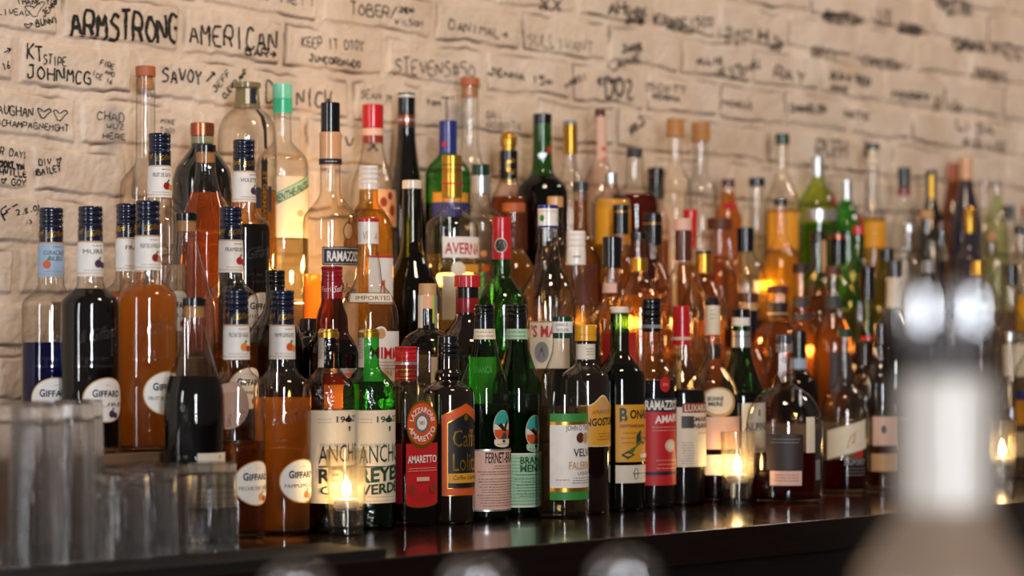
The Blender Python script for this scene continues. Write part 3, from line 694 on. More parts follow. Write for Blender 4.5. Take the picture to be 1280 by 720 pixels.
# front row, standing on the counter
corky(245, 2.46, 0, 372, 'cork-stoppered bottle of nearly black syrup with torn white label, front row, far left', ('dark', 470),
      [('R', 4, 62, 565, 632, 'paper'), ('T', 'Cassis', 8, 40, 608, 8, 'dgrey', 0, 0, .2), ('L', 8, 48, 614, 628, 3, 'dgrey'), ('T', '5', 34, 39, 572, 4, 'ink')])
giff(294.5, 2.46, 0, 362, ('amber', 552), ['PECHE DE VIGNE'], 'PECHE DE VIGNE', ('peachfruit', 'fruitred'), 'clear navy-capped liqueur bottle with peach on its white neck label, front row')
SPEC[-1]['labels'] = list(SPEC[-1]['labels']) + ['|', ('O', -104, 508, 27, 30, 'pink')]
giff(351.5, 2.46, 0, 363, ('orange', 497), ['PAMPLEMOUSSE'], 'PAMPLEMOUSSE', ('orange', 'peachfruit'), 'half-full navy-capped liqueur bottle with grapefruit on its neck label, front row')
def ancho(cx, gl, label, lab2, ink_):
    y0 = 414
    B(cx, 2.46, 0, label, [(y0, 12.3), (y0 + 6, 12.8), (y0 + 40, 13), (y0 + 47, 15), (y0 + 55, 22), (y0 + 63, 29), (y0 + 71, 32), (y0 + 82, 33), (664, 33)], glass=gl,
      top=[('cap', 411, 415, 11.5, 'gold'), ('cap', 414.5, 422, 13.4, 'gold')], liq=('dark', 512) if gl == 'amberr' else ('dgreen', 590), n=40,
      neck=[(None, [('R', -16, -6, 413, 459, 'paper'), ('L', -15, -7, 418, 455, 16, 'ink')])],
      labels=[('R', -32, 52, 512, 627, 'cream'), ('T', '19', -2 + 12, 10 + 12, 527, 7.5, ink_, 0.02), ('T', '27', 35, 47, 526, 7.5, ink_, 0.02), ('O', 28, 524, 6.5, 3, ink_), ('F', [(24, 523), (28, 517), (32, 523)], ink_),
              ('F', [(27, 532), (31, 532), (30, 538), (28, 538)], ink_), ('L', -14, 4, 523, 527, 2, 'grey'), ('T', 'MENJURJE DE', -10, 24, 558, 5, 'grey'),
              ('T', 'ANCHO', -12, 50, 578, 22, ink_, 0.0, 4), ('R', -12, 22, 581, 582.6, ink_), ('T', 'REYES', -12, 50, 602, 17, ink_, 0.035, 6)] +
      ([('T', lab2, -10, 46, 617, 12, ink_, 0.03, 5)] if lab2 else [('T', 'CHILE', -10, 40, 616, 10, ink_, 0.02, 2)]) + [('L', -8, 48, 619, 624, 2, 'grey')])
ancho(411, 'amberr', 'pebbled brown bottle with gold cap and tall cream label, beside the near candle', None, 'ink')
ancho(461, 'greenr', 'pebbled bright green bottle with gold cap and cream label, behind the near candle', 'VERDE', 'dgreen')
B(507, 2.46, 0, 'square clear flask with red cap and bright red label with orange seal', [(434, 12), (474, 13), (477, 14), (482, 20), (490, 26.5), (498, 29), (506, 29.6), (664, 29.6)], 'clear', sq=1,
  top=[('rib', 433, 452, 14, 'red'), ('cap', 452, 456, 14, 'silver'), ('cap', 456, 476, 14, 'dred')], liq=('darkred', 530),
  neck=[(14.1, [('R', -20, 22, 461, 462.4, 'gold'), ('T', 'Lazzaroni', -8, 12, 470, 4.5, 'gold', 0, 2, .3), ('R', -20, 22, 472, 473, 'gold')])],
  labels=[('R', -48, -3, 553, 627, 'dred'), ('U', 3, 55, 553, 627, 6, 'gold'), ('U', 3.6, 54.4, 553, 626, 5.6, 'red'), ('O', 29, 530, 25, 30, 'gold'), ('O', 29, 529, 23.5, 26, 'orange'), ('O', 29, 528, 11.5, 12, 'silver'), ('O', 29, 528, 8, 8.6, 'white'),
          ('T', '1851', 25, 33, 530, 4.6, 'dred', 0.02), ('C', 'LAZZARONI', 29, 529, 14.6, 6.5, 'white', -78, 78), ('C', 'AMARETTO', 29, 529, 21.8, 6.5, 'white', 258, 102, True),
          ('T', 'AMARETTO', 6, 52, 577, 9, 'white', 0.02), ('L', 6, 52, 584, 587, 2, 'pink'), ('R', 20, 40, 595, 600, 'pink'), ('O', 12, 609, 5, 6, 'brick'), ('O', 46, 609, 5, 6, 'brick'), ('L', 12, 46, 614, 622, 4, 'brick')])
B(560, 2.455, 0, 'dark brown coffee liqueur bottle with black cap and orange-framed arched label', [(440, 12.5), (448, 13.6), (462, 14), (466, 16.5), (470, 17), (476, 16.5), (479, 20), (483, 27), (488, 31.5), (494, 33), (655, 33)], 'darkbrown',
  top=[('cap', 420, 429, 12.8, 'black'), ('rib', 429, 456, 13.6, 'black')],
  labels=[('A', -8, 56, 518, 618, 15, 'gold', 'peak'), ('A', -7, 55, 519, 617, 15, 'orange', 'peak'), ('A', -1, 49, 527, 609, 12, 'gold', 'peak'), ('A', 0, 48, 528, 608, 12, 'black', 'peak'), ('O', 24, 521, 3, 4, 'gold'),
          ('T', 'Caffe', 6, 46, 557, 22, 'gold', 0.0), ('T', "'", 40, 44, 540, 8, 'gold'), ('T', 'Lolita', 6, 46, 587, 22, 'gold', 0.0), ('R', 0, 48, 590, 602, 'mustard'), ('T', 'Coffee Liqueur', 6, 46, 598, 5.5, 'ink', 0, 1, .3)])
def eagle(u, y, k=1.0, low='white'):
    E = lambda pts: [(u + a * k, y + b * k) for a, b in pts]
    return [('O', u, y - 2 * k, 14 * k, 21 * k, 'cream'), ('O', u, y - 3 * k, 13 * k, 19.6 * k, 'teal'), ('U', u - 12.6 * k, u + 12.6 * k, y - 6 * k, y + 4 * k, 9 * k, 'cream'), ('U', u - 12.4 * k, u + 12.4 * k, y + 1 * k, y + 6 * k, 7 * k, 'orange'),
            ('F', E([(-10, -6), (-2, -7), (2, -2), (0, 3), (-4, -1)]), 'ink'), ('F', E([(0, 2), (3, -4), (9, -13), (8, -5), (5, 4)]), 'ink'), ('F', E([(-3, 12), (0, 5), (5, 5), (8, 12), (6, 18), (-1, 18)]), 'dgrey'), ('O', u - 1, y + 15 * k, 6 * k, 2 * k, 'brick'),
            ('U', u - 13 * k, u + 13 * k, y + 13 * k, y + 18 * k, 5 * k, low), ('L', u - 10 * k, u + 10 * k, y + 19 * k, y + 19 * k, 1, 'brick'), ('O', u + 1, y + 15.5 * k, 2.6 * k, 2 * k, 'dgreen')]
def fernet(cx, label, lab, txt, ey, paper):
    B(cx, 2.46, 0, label, [(383, 12.2), (411, 12.8), (424, 13.8), (432, 15), (448, 19), (464, 25), (478, 29.5), (490, 31.3), (500, 31.6), (650, 31.6)], 'green',
      top=[('rib', 381, 399, 12.8, 'black'), ('cap', 399, 412, 13.2, 'black')], liq=('dgreen', 505 if cx < 630 else 492),
      neck=[(None, [('R', -22, 24, 411, 424, 'cream' if paper != 'lgreen' else 'lgreen'), ('L', -12, 12, 415, 420, 2, 'ink')])],
      emb=[('T', 'BRANCA', -14, 10, 466, 9, 'green')] if cx < 630 else [],
      labels=eagle(25, ey, 1.0, 'cream' if paper != 'lgreen' else 'lgreen') + lab)
fernet(606, 'green bottle with eagle oval and buff label, black cap, cream collar', [('R', -12, 62, 560, 637, 'silver'), ('R', -11.5, 61.5, 562, 635, 'pink'), ('T', 'FERNET-BRANCA', 1, 58, 577, 13, 'ink', 0.02), ('L', 10, 50, 581, 584, 2, 'dgrey'), ('L', -9, 52, 588, 591, 2, 'ink'), ('L', -9, 52, 597, 630, 11, 'dgrey')], 0, 535, 'pink')
fernet(650, 'green bottle with eagle oval and pale green label, right of the buff-labelled one', [('R', -24, 60, 565, 632, 'white'), ('R', -24, 60, 566.5, 630, 'lgreen'), ('T', 'BRANCA', 4, 46, 578, 8.5, 'dgreen', 0.03), ('T', 'MENTA', 4, 42, 588, 8.5, 'dgreen', 0.03), ('L', -4, 44, 592, 597, 2, 'dgreen'), ('L', -21, 44, 571, 628, 15, 'green'), ('L', 0, 44, 601, 618, 6, 'dgreen')], 0, 541, 'lgreen')
B(699, 2.44, 0, 'clear tapered bottle with green-and-white label, black and white collar', [(396, 11.5), (422, 12), (438, 13), (455, 19), (472, 26), (486, 30), (498, 31.8), (506, 32), (640, 32)], 'clear',
  top=[('cap', 395, 423, 12.3, 'dgreen')], liq=('pale', 508), neck=[(12.4, [('R', -21, 21, 402, 416, 'white'), ('T', 'JOHN D.', -9, 8, 408, 4, 'dgrey'), ('T', 'TAYLOR', -9, 8, 414.5, 4, 'dgrey')])],
  labels=[('R', -16, 60, 516, 526, 'green'), ('R', -16, 60, 526, 530, 'gold'), ('R', -16, 60, 530, 608, 'white'), ('R', -16, 60, 608, 613, 'gold'), ('R', -16, 60, 613, 623, 'green'), ('T', "JOHN D TAYLOR'S", 4, 56, 537, 6.5, 'dgrey'), ('O', 24, 546, 6, 6.5, 'brown'), ('O', 34, 546, 6, 6.5, 'tan'),
          ('T', 'VELVET', 14, 54, 569, 9.5, 'ink', 0.01), ('T', 'FALERNUM', 8, 54, 585, 9.5, 'tan', 0.01), ('T', 'LIQUEUR', 20, 46, 592, 4, 'dgrey'), ('L', -8, 8, 598, 598, 1, 'dgrey'), ('L', 10, 50, 596, 602, 3, 'ink')])
B(735, 2.46, 0, 'dark brown bottle with yellow plastic cap and yellow label', [(426, 11), (428, 11.6), (450, 11.6), (456, 14), (462, 22), (468, 28.5), (476, 31), (640, 31)], 'darkbrown', top=[('cap', 406, 418, 13.6, 'yellow'), ('cap', 418, 426, 13.6, 'yellow')],
  neck=[(None, [('R', -18, 18, 430, 449, 'paper'), ('L', 0, 12, 436, 443, 3, 'dgrey')])],
  labels=[('A', -9, 56, 506, 557, 13, 'cream', 'hump'), ('A', -8, 55, 507, 556, 12, 'mustard', 'hump'), ('O', 24, 508, 8, 10, 'tan'), ('T', 'AMARO DI', 8, 38, 517, 5, 'brick', 0, 1), ('T', 'ANGOSTURA', -7, 52, 532, 9, 'ink', 0.03, 3), ('L', 14, 44, 541, 548, 3, 'brick')])
B(777, 2.46, 0, 'dark green bottle with bare cork and tall yellow label with a branch', [(391, 11.2), (393, 11.8), (425, 11.8), (440, 12.5), (449, 17), (457, 24), (465, 29.5), (474, 32), (636, 32)], 'dgreen', top=[('cork', 383.5, 392, 11, 'paper')], liq=('dgreen', 455),
  labels=[('R', -5, 56, 505, 576, 'mustard'), ('T', 'B', 0, 10, 526, 17, 'dgreen', 0.03), ('T', 'ONAL', 13, 46, 522, 10.5, 'ink', 0.03), ('T', 'GENTIANE-QUINA', 0, 40, 533, 3.6, 'brick', 0.03), ('L', 0, 40, 540, 552, 3, 'brick'), ('F', [(2, 569), (14, 560), (26, 552), (34, 540), (30, 553), (16, 566)], 'olive'), ('F', [(22, 554), (22, 543), (30, 536), (29, 549)], 'dgreen'), ('F', [(30, 551), (40, 545), (47, 547), (36, 555)], 'dgreen'), ('F', [(2, 567), (10, 562), (20, 567), (10, 572)], 'dgreen'), ('R', 28, 46, 566, 571, 'cream'),
          '|', ('R', -5, 56, 580, 602, 'paper'), ('R', 16, 56, 590, 590.6, 'ink'), ('O', 22, 590.5, 3.6, 7, 'ink'), ('O', 22, 590.5, 2.6, 6, 'paper'), ('R', 18, 27, 590, 591.2, 'ink')])
B(816, 2.46, 0, 'dark amaro bottle with black cap, red label under a navy band', [(374, 11), (416, 12), (440, 12.6), (450, 17), (458, 23), (466, 28), (474, 30), (632, 30)], 'clear', top=[('rib', 373, 404, 12, 'black'), ('cap', 404, 415, 12.2, 'black')], liq=('dark', 475),
  neck=[(12.3, [('R', -18, 18, 406, 410, 'grey')])],
  labels=[('O', 18, 480, 7.5, 9.5, 'red'), ('L', 14, 22, 479, 481, 2, 'pink'), ('R', -10, 54, 497, 514, 'navy'), ('R', -10, 54, 514, 605, 'red'), ('T', 'RAMAZZOTTI', -8, 50, 511, 11, 'white', 0.03), ('T', 'AMARO', 4, 46, 528, 9, 'white', 0.03, 3), ('L', 0, 44, 533, 537, 2, 'pink'), ('O', 26, 556, 9, 8, 'pink'), ('O', 26, 556, 6, 5, 'cream'), ('R', -10, 54, 588, 592, 'navy'), ('L', 4, 44, 574, 584, 3, 'pink')])
B(852, 2.46, 0, 'bottle with bright red capsule, dark liqueur and cream label, left of the middle candle', [(384, 10.5), (430, 11), (448, 12), (458, 15), (468, 20), (478, 26), (488, 29.5), (496, 30.5), (628, 30.5)], 'clearw', top=[('cap', 382.5, 431, (10.6, 11.8), 'red')], liq=('dark', 487),
  neck=[(11.9, [('R', -17, 17, 421, 425, 'pink'), ('R', -17, 17, 401, 401.8, 'dred')])],
  labels=[('R', -6, 54, 508, 582, 'cream'), ('R', 1, 54, 503, 515, 'brick'), ('T', 'LUXARDO', 4, 46, 513, 8, 'cream', 0.02), ('R', 0, 16, 519, 534, 'dgrey'), ('T', 'AMARO', 10, 46, 526, 6, 'brown', 0.02), ('T', 'ABANO', 14, 46, 534, 6, 'brown', 0.02), ('L', 0, 16, 552, 578, 9, 'grey'), ('R', 22, 46, 540, 541, 'tan')])
B(890, 2.463, 0, 'clear bottle with thin cream neck strip and round cream label, behind the middle candle', [(382, 8.6), (418, 9.2), (448, 10.5), (458, 14), (468, 21), (478, 28), (490, 32), (500, 33), (622, 33)], 'clear', top=[('cap', 372, 383, (7.5, 8), 'black')], liq=('darkred', 562),
  neck=[(None, [('R', -14, 14, 382, 418, 'cream'), ('L', -3, 3, 388, 398, 3, 'dgrey')])],
  labels=[('O', 8, 503, 25, 20, 'dgreen'), ('O', 8, 502, 24, 18.5, 'clearw' if False else 'tan'), ('O', 8, 501, 19.5, 15.5, 'cream'), ('T', 'BONNE', -6, 14, 500, 5, 'ink', .03), ('T', 'MERE', -5, 13, 506.5, 5, 'ink', .03), ('R', -10, 50, 567, 592, 'cream'), ('L', 0, 10, 580, 582, 2, 'ink'), ('R', -10, 50, 520, 560, 'pink')])
B(926, 2.47, 0, 'green bottle with white neck rings and white label, right behind the middle candle', [(388, 10.5), (434, 11.8), (446, 13.5), (460, 18), (476, 24), (490, 28.5), (500, 30), (618, 30)], 'dgreen', top=[('cap', 386, 398, 10.8, 'black')], liq=('dgreen', 490),
  neck=[(None, [('R', -16, 16, 397, 407, 'white'), ('R', -17, 17, 414, 434, 'silver'), ('R', -16, 16, 420, 421, 'dgreen')])],
  labels=[('R', 1, 52, 503, 603, 'white'), ('R', 24, 27, 511, 519, 'ink'), ('T', 'ALPINE', 4, 44, 537, 9, 'dgrey', 0.02), ('L', 4, 44, 528, 529, 1, 'grey'), ('L', 4, 40, 560, 595, 9, 'grey')])
B(977, 2.42, 0, 'big round-shouldered squat decanter of dark red liqueur, right of the middle candle', [(428, 11.5), (478, 12), (482, 15), (487, 24), (494, 33), (505, 41), (518, 46), (532, 48), (610, 48)], 'clear', top=[('cap', 418, 430, 10, 'dgrey'), ('cork', 430, 440, 10.6, 'grey')], liq=('darkred', 567),
  labels=[('R', -22, 24, 541, 585, 'dbrown'), ('R', -18, 22, 586, 604, 'pink'), ('R', 44, 54, 536, 572, 'dgrey'), ('R', 44, 54, 573, 598, 'silver'), ('L', -18, 20, 547, 551, 2, 'grey'), ('R', 28, 42, 520, 564, 'cream'), ('L', -14, 18, 591, 598, 3, 'brick')])
B(1056, 2.45, 0, 'round-shouldered decanter of dark red spirit with slanted cream label and dark green stopper', [(420, 8.5), (470, 9.5), (480, 12), (487, 18), (496, 24), (508, 28), (520, 29.5), (608, 29.5)], 'clear', top=[('cork', 412, 421, 9, 'dgreen')], liq=('darkred', 576),
  labels=[('S', -24, 30, 538, 523, 36, 'cream'), ('R', 14, 24, 563, 570, 'red'), ('T', 'DUPONT', 0, 28, 580, 7, 'grey', 0.02), ('L', 2, 28, 584, 592, 3, 'grey'), ('F', [(2, 560), (6, 545), (14, 538), (12, 552)], 'tan')])
B(1101, 2.46, 0, 'clear bottle with grey label and dark dot, just left of the pale column', [(430, 9), (450, 10), (460, 14), (470, 20), (482, 23), (600, 23.5)], 'clear', top=[('cap', 404, 431, 9.5, 'dbrown')], liq=('brown', 556),
  labels=[('R', -10, 26, 520, 556, 'pink'), ('O', 4, 536, 3.5, 5, 'dgrey'), ('R', -12, 26, 566, 588, 'tan')])
B(1192, 2.46, 0, 'bottle standing behind the pale column', [(400, 8), (440, 9), (456, 20), (470, 23), (590, 23)], 'clear', top=[('cap', 388, 401, 8.5, 'black')], liq=('brown', 500), labels=[('R', -6, 30, 500, 560, 'cream')])
B(1290, 2.47, 0, 'bottle with yellow and blue label at the right edge, behind the far candle', [(420, 8), (440, 9), (455, 18), (470, 23), (590, 23)], 'clear', top=[('cap', 400, 421, 8.5, 'black')], liq=('pale', 480), labels=[('R', -24, 26, 488, 516, 'blue'), ('R', -24, 20, 500, 530, 'yellow'), ('R', -24, 26, 540, 570, 'cream')])
B(1262, 2.475, 0, 'slim clear bottle with tall bright neck behind the far candle', [(425, 6.5), (470, 8), (486, 13), (500, 19), (512, 21), (590, 21)], 'clear', top=[('cork', 415, 426, 6.5, 'silver')])

# lowest step
giff(66, 2.645, 1, 260, ('blue', 428), ['CURACAO', 'BLEU'], 'CURACAO BLEU', ('orange',), 'navy-capped bottle of blue liqueur with light blue neck label, far left', face=6, lbl='sky')
giff(111, 2.585, 1, 258, ('dark', 361), ['MURE'], 'MURE', ('purple', 'purple'), 'full navy-capped bottle of black liqueur with blackberries on its neck label, second from left', face=22)
giff(161, 2.645, 1, 255, ('orange', 366), ['FRAISE'], 'FRAISE', ('red',), 'orange navy-capped bottle mostly hidden behind the passion-fruit one', side=6)
giff(184.5, 2.545, 1, 251, ('orange', 356), ['FRUIT DE LA PASSION'], 'FRUIT DE LA PASSION', ('dred', 'tan'), 'full bright orange navy-capped bottle with passion fruit on its neck label', face=26)
corky(232, 2.60, 1, 266, 'empty clear cork-stoppered bottle with flaring neck and black disc top', None)
giff(289, 2.625, 1, 259, ('amber', 428), ['FRAMBOISE'], 'FRAMBOISE', ('fruitred', 'fruitred'), 'mostly empty navy-capped bottle with raspberries on its neck label', side=2)
B(346, 2.62, 1, 'black bottle with shiny black cap, behind the grapefruit liqueur', [(352, 11.5), (372, 12), (385, 14), (398, 22), (412, 31), (426, 36), (560, 37)], 'black', top=[('rib', 338, 360, 12.5, 'black')])
B(384, 2.65, 1, 'squat dark bottle with rounded shoulders between the grapefruit and the brown pebbled bottle', [(412, 10), (416, 14), (422, 24), (432, 32), (446, 35), (560, 35)], 'black', top=[('cap', 398, 413, 11, 'dbrown')])
B(414, 2.585, 1, 'olive-brown bottle with dark red capsule and bulging neck', [(346, 12), (373, 13), (382, 15), (391, 18), (400, 19.8), (414, 20.5), (424, 26), (433, 32), (442, 34), (560, 34)], 'brown', top=[('rib', 333, 351, 13.4, 'dred'), ('cap', 351, 373, 13.8, 'dred')],
  neck=[(13.9, [('T', 'Fiori', -14, -1, 365, 7, 'pink'), ('T', 'Sud', 2, 14, 366, 8, 'white', 0, 2, .3)])], liq=('dark', 425), labels=[('R', -10, 46, 460, 466, 'silver'), ('R', -10, 46, 466, 480, 'brick'), ('R', -10, 46, 480, 540, 'cream')])
B(464, 2.60, 1, 'clear bottle with IMPORTED collar band and white label with red letters', [(276, 11.8), (304, 12), (320, 13.5), (335, 15.5), (348, 17), (357, 20), (366, 27), (377, 33), (390, 37), (402, 38), (560, 38)], 'clear', top=[('cap', 275, 305, 13, 'white'), ('cap', 273, 277.5, 13.4, 'red')],
  neck=[(13.2, [('T', 'VI', -7, -1, 300, 11, 'tan'), ('T', 'A', 8, 13, 300, 9, 'tan')])],
  labels=[('R', -26, 38, 366, 379, 'ink'), ('R', -25, 37, 367, 378, 'paper'), ('T', 'IMPORTED', -16, 32, 375.5, 5.5, 'ink', 0.0), '|', ('R', -6, 56, 414, 476, 'white'), ('O', 16, 417, 9, 9, 'white'), ('O', 16, 417, 6.5, 6.5, 'tan'), ('T', 'MIMM', 2, 46, 447, 14, 'red', .02, -2), ('T', 'VIN', 14, 32, 470, 8, 'tan'), ('L', 6, 44, 452, 460, 3, 'grey')])
B(531, 2.565, 1, 'short clear bottle with wooden stopper and paper-wrapped neck, dome shoulders', [(368, 11), (406, 11.5), (411, 13), (415, 20), (421, 28), (429, 33), (440, 35), (560, 35)], 'clear', top=[('cork', 354.5, 369, 11, 'tan')],
  neck=[(11.8, [('R', -16, -6, 369, 410, 'paper'), ('R', -6, 6, 369, 386, 'peach'), ('R', 6, 9, 369, 404, 'lime'), ('R', 9, 16, 369, 410, 'grey')])], liq=('water', 470), labels=[('R', 4, 40, 446, 500, 'cream')])
B(584, 2.60, 1, 'dark brown bottle with ribbed red screw cap and red neck band', [(371, 13.5), (392, 14), (400, 16.5), (408, 22), (417, 30), (428, 38), (440, 41), (560, 41)], 'darkbrown', top=[('knurl', 344, 359, 16.5, 'red'), ('cap', 359, 372, 14.4, 'black'), ('cap', 372, 391, 14.3, 'dred')], labels=[('R', 4, 44, 446, 520, 'cream')])
B(631, 2.635, 1, 'bright green bottle with tall red capsule carrying a round black badge', [(323, 11.6), (344, 12), (352, 16.5), (361, 24), (371, 30.5), (382, 33.3), (394, 34), (560, 34)], 'green', top=[('cap', 271.5, 288, 11.8, 'red'), ('cap', 287.5, 324, (12.2, 11.8), 'red')], liq=('green', 396),
  neck=[(12.3, [('O', -1, 307, 8, 9, 'cream'), ('O', -1, 307, 7, 8, 'ink'), ('F', [(-5, 310), (-2, 302), (3, 303), (4, 311)], 'silver')])])
B(681, 2.60, 1, 'clear wide-shouldered bottle with white cap marked by a green dot, red lettering low', [(284, 11), (300, 12), (318, 14.5), (334, 18), (346, 23), (358, 30), (370, 34), (384, 35), (560, 35)], 'clear', top=[('cap', 258, 285, 12.8, 'white'), ('cap', 256.5, 261, 12.9, 'blue'), ('cap', 282, 285, 13, 'blue')],
  neck=[(13, [('O', -8, 273, 3.2, 4.2, 'green'), ('O', 18, 273, 3.2, 4.2, 'green'), ('R', -18, 18, 264, 265, 'pink')])],
  labels=[('R', -24, 30, 402, 460, 'cream'), ('T', "'S MARK", -22, 28, 421, 14, 'red', 0.03), ('O', -8, 440, 9, 13, 'grey'), ('F', [(-12, 446), (-8, 433), (-4, 446)], 'dgrey'), ('R', -24, 30, 402, 403.5, 'tan')])
B(724, 2.62, 1, 'clear sloping bottle with ribbed white cap', [(330, 11), (346, 12), (362, 16), (378, 21.5), (392, 27), (406, 31), (420, 32), (560, 32)], 'clear', top=[('rib', 289, 314, 12, 'white'), ('cap', 314, 331, 12.3, 'white')], liq=('dark', 406), neck=[(12.4, [('R', -4, 6, 320, 322, 'grey')])])
B(761, 2.60, 1, 'clear bottle with plain tall black cap and red-yellow label', [(334, 10.8), (368, 12), (378, 17), (388, 25), (398, 29), (408, 30), (560, 30)], 'clear', top=[('cap', 296, 335, 12, 'black')], labels=[('R', -12, 46, 416, 480, 'red'), ('F', [(-8, 470), (4, 450), (16, 470)], 'yellow'), ('F', [(4, 440), (10, 424), (18, 440)], 'yellow'), '|', ('R', -26, 6, 354, 366, 'pink')])
B(802, 2.645, 1, 'small-necked amber bottle with black and gold ringed top', [(298, 9.8), (338, 10.2), (350, 14), (362, 22), (374, 28), (386, 30), (560, 30)], 'clearw', top=[('cap', 290, 299, 10.6, 'black'), ('ring', 323, 339, 10.7, 'gold')], liq=('gold', 368))
B(850, 2.63, 1, 'tall cone-shouldered clear bottle with frosted grey stopper and brown neck', [(287, 9.6), (328, 10), (338, 14), (350, 20), (362, 25), (376, 30), (390, 33), (560, 33)], 'clearw', top=[('cork', 273, 288, 11, 'pink'), ('cap', 288, 326, 10.3, 'brown')], liq=('pale', 420))
B(881, 2.655, 1, 'small gold-capped amber bottle behind the red-capsule bottle', [(340, 9.5), (350, 13), (362, 20), (374, 26), (386, 28), (560, 28)], 'clearw', top=[('cap', 314, 317, 10, 'black'), ('cap', 317, 341, 9.8, 'gold')], liq=('amber', 400), labels=[('R', -2, 26, 430, 448, 'dbrown')])
B(934, 2.60, 1, 'amber bottle with black capsule behind the green white-ringed bottle', [(400, 11), (430, 12), (442, 18), (456, 26), (470, 28), (560, 28)], 'clearw', top=[('cap', 366, 378, 11.5, 'brown'), ('cap', 378, 388, 11, 'tan'), ('cap', 388, 415, 12, 'black')], liq=('amber', 448))
B(972, 2.635, 1, 'amber bottle with brown stopper and black neck label', [(366, 12.5), (398, 13), (408, 20), (420, 28), (434, 32), (560, 33)], 'clearw', top=[('cork', 357.5, 367, 14, 'brown')], liq=('amber', 402), neck=[(None, [('R', -19, 19, 378, 397, 'dbrown'), ('R', -19, 19, 391, 393, 'tan')])])
B(998, 2.555, 1, 'amber bottle with plain black cap above a blue band', [(447, 9), (461, 10), (468, 14), (476, 22), (486, 25), (560, 26)], 'brown', top=[('cap', 413.5, 448, 9.8, 'black')], liq=('brown', 470), neck=[(None, [('R', -14, 14, 448, 461, 'sky')])])
B(1005, 2.66, 1, 'clear bottle with dark brown stopper and two grey neck bands', [(340, 9.5), (400, 11), (412, 16), (424, 21), (440, 22), (560, 22)], 'clearw', top=[('cork', 330, 341, 10.5, 'dbrown')], liq=('amber', 380), neck=[(None, [('R', -16, 16, 371, 384, 'dgrey'), ('R', -16, 16, 392, 400, 'dgrey')])])
B(1040, 2.62, 1, 'clear whiskey bottle with red-brown stopper and dark shoulder label', [(343, 9), (372, 9.5), (386, 11), (400, 16), (414, 22), (430, 24.5), (560, 24.5)], 'clearw', top=[('cork', 333, 344, 10.2, 'brown')], liq=('amber', 396), neck=[(None, [('R', -14, 14, 371, 386, 'dgrey')])], labels=[('R', -4, 26, 440, 490, 'dbrown')])
B(1085, 2.63, 1, 'yellow-green necked bottle with long black cap', [(373, 6.5), (420, 7), (432, 12), (446, 22), (560, 25)], 'lime', top=[('cap', 333, 374, 9.2, 'black'), ('ring', 420, 426, 8.2, 'red')], liq=('brown', 440))
B(1076, 2.56, 1, 'clear bottle with square dark brown cap, below the long black cap', [(455, 11), (468, 13), (480, 20), (560, 24)], 'clear', top=[('cap', 428, 456, 12.5, 'dbrown')], liq=('water', 490))
B(1117, 2.62, 1, 'dark bottle with brown-grey cap and white neck label left of the pale column', [(345, 9), (386, 10), (396, 16), (408, 24), (560, 26)], 'black', top=[('cap', 326, 346, 9.4, 'dgrey')], neck=[(None, [('R', -14, 14, 347, 385, 'paper')])])
B(1160, 2.63, 1, 'bottle partly seen behind the top of the pale column', [(340, 8), (370, 9), (384, 18), (400, 23), (560, 23)], 'smoke', top=[('cap', 326, 341, 8.5, 'grey')])
B(1222, 2.62, 1, 'bottle seen beside the right edge of the pale column', [(344, 8), (374, 9), (388, 18), (404, 23), (560, 23)], 'clear', top=[('cap', 326, 345, 8.5, 'gold')], liq=('pale', 400))
B(1264, 2.60, 1, 'clear bottle with black cap right of the pale column', [(356, 7.5), (385, 8.5), (400, 16), (414, 22), (560, 22)], 'clear', top=[('cap', 331, 357, 8.2, 'black')], labels=[('R', -10, 24, 430, 470, 'cream')])
B(1288, 2.60, 1, 'bottle with bright yellow label at the right edge', [(330, 7.5), (350, 8.5), (362, 14), (374, 20), (560, 21)], 'clear', top=[('cap', 310, 331, 8, 'black')], labels=[('R', -20, 20, 370, 415, 'yellow')])

# middle step
giff(199.5, 2.745, 2, 167, ('water', 330), ['FRUIT DE GAYA'], 'FRUIT', ('dred', 'peachfruit'), 'clear navy-capped bottle with two round fruits on its neck label, above the passion-fruit one')
corky(261, 2.77, 2, 181, 'cork-stoppered bottle of orange-brown syrup in front of the black growler', ('rust', 241))
giff(301, 2.745, 2, 175, ('dark', 281), ['VIOLETTE'], 'VIOLETTE', ('purple', 'purple'), 'navy-capped bottle of black liqueur with violets on its neck label', side=4)
B(413, 2.745, 2, 'tall clear bottle of yellow and orange liqueur with black cap and peach capsule', [(166, 11), (206, 12.6), (240, 13), (248, 16), (256, 22), (264, 29), (272, 33.5), (282, 34.5), (440, 34.5)], 'clearw', top=[('cap', 128.5, 166, 12, 'black'), ('cap', 165.5, 207, (13.8, 13.4), 'peach')], liq=('orange', 343), n=36,
  neck=[(13.9, [('R', -22, 22, 199, 206, 'navy'), ('L', -8, 10, 202.5, 202.5, 1, 'white')])],
  labels=[('R', 4, 60, 311, 440, 'peach'), ('O', 24, 290, 8, 11, 'brown'), ('O', 24, 290, 6.5, 9.5, 'tan'), ('R', -10, 60, 309.5, 332, 'ink'), ('R', -8.5, 58, 311, 330.5, 'white'), ('R', -8, 57.5, 311.6, 330, 'navy'), ('T', 'RAMAZZOTTI', -4, 56, 327, 12, 'white', 0.03), ('O', 26, 347, 8, 9, 'tan'), ('T', 'Alpen', 10, 38, 365, 12, 'ink', 0, -4, .3), ('T', 'R', 16, 24, 378, 11, 'ink', 0, 0, .3)])
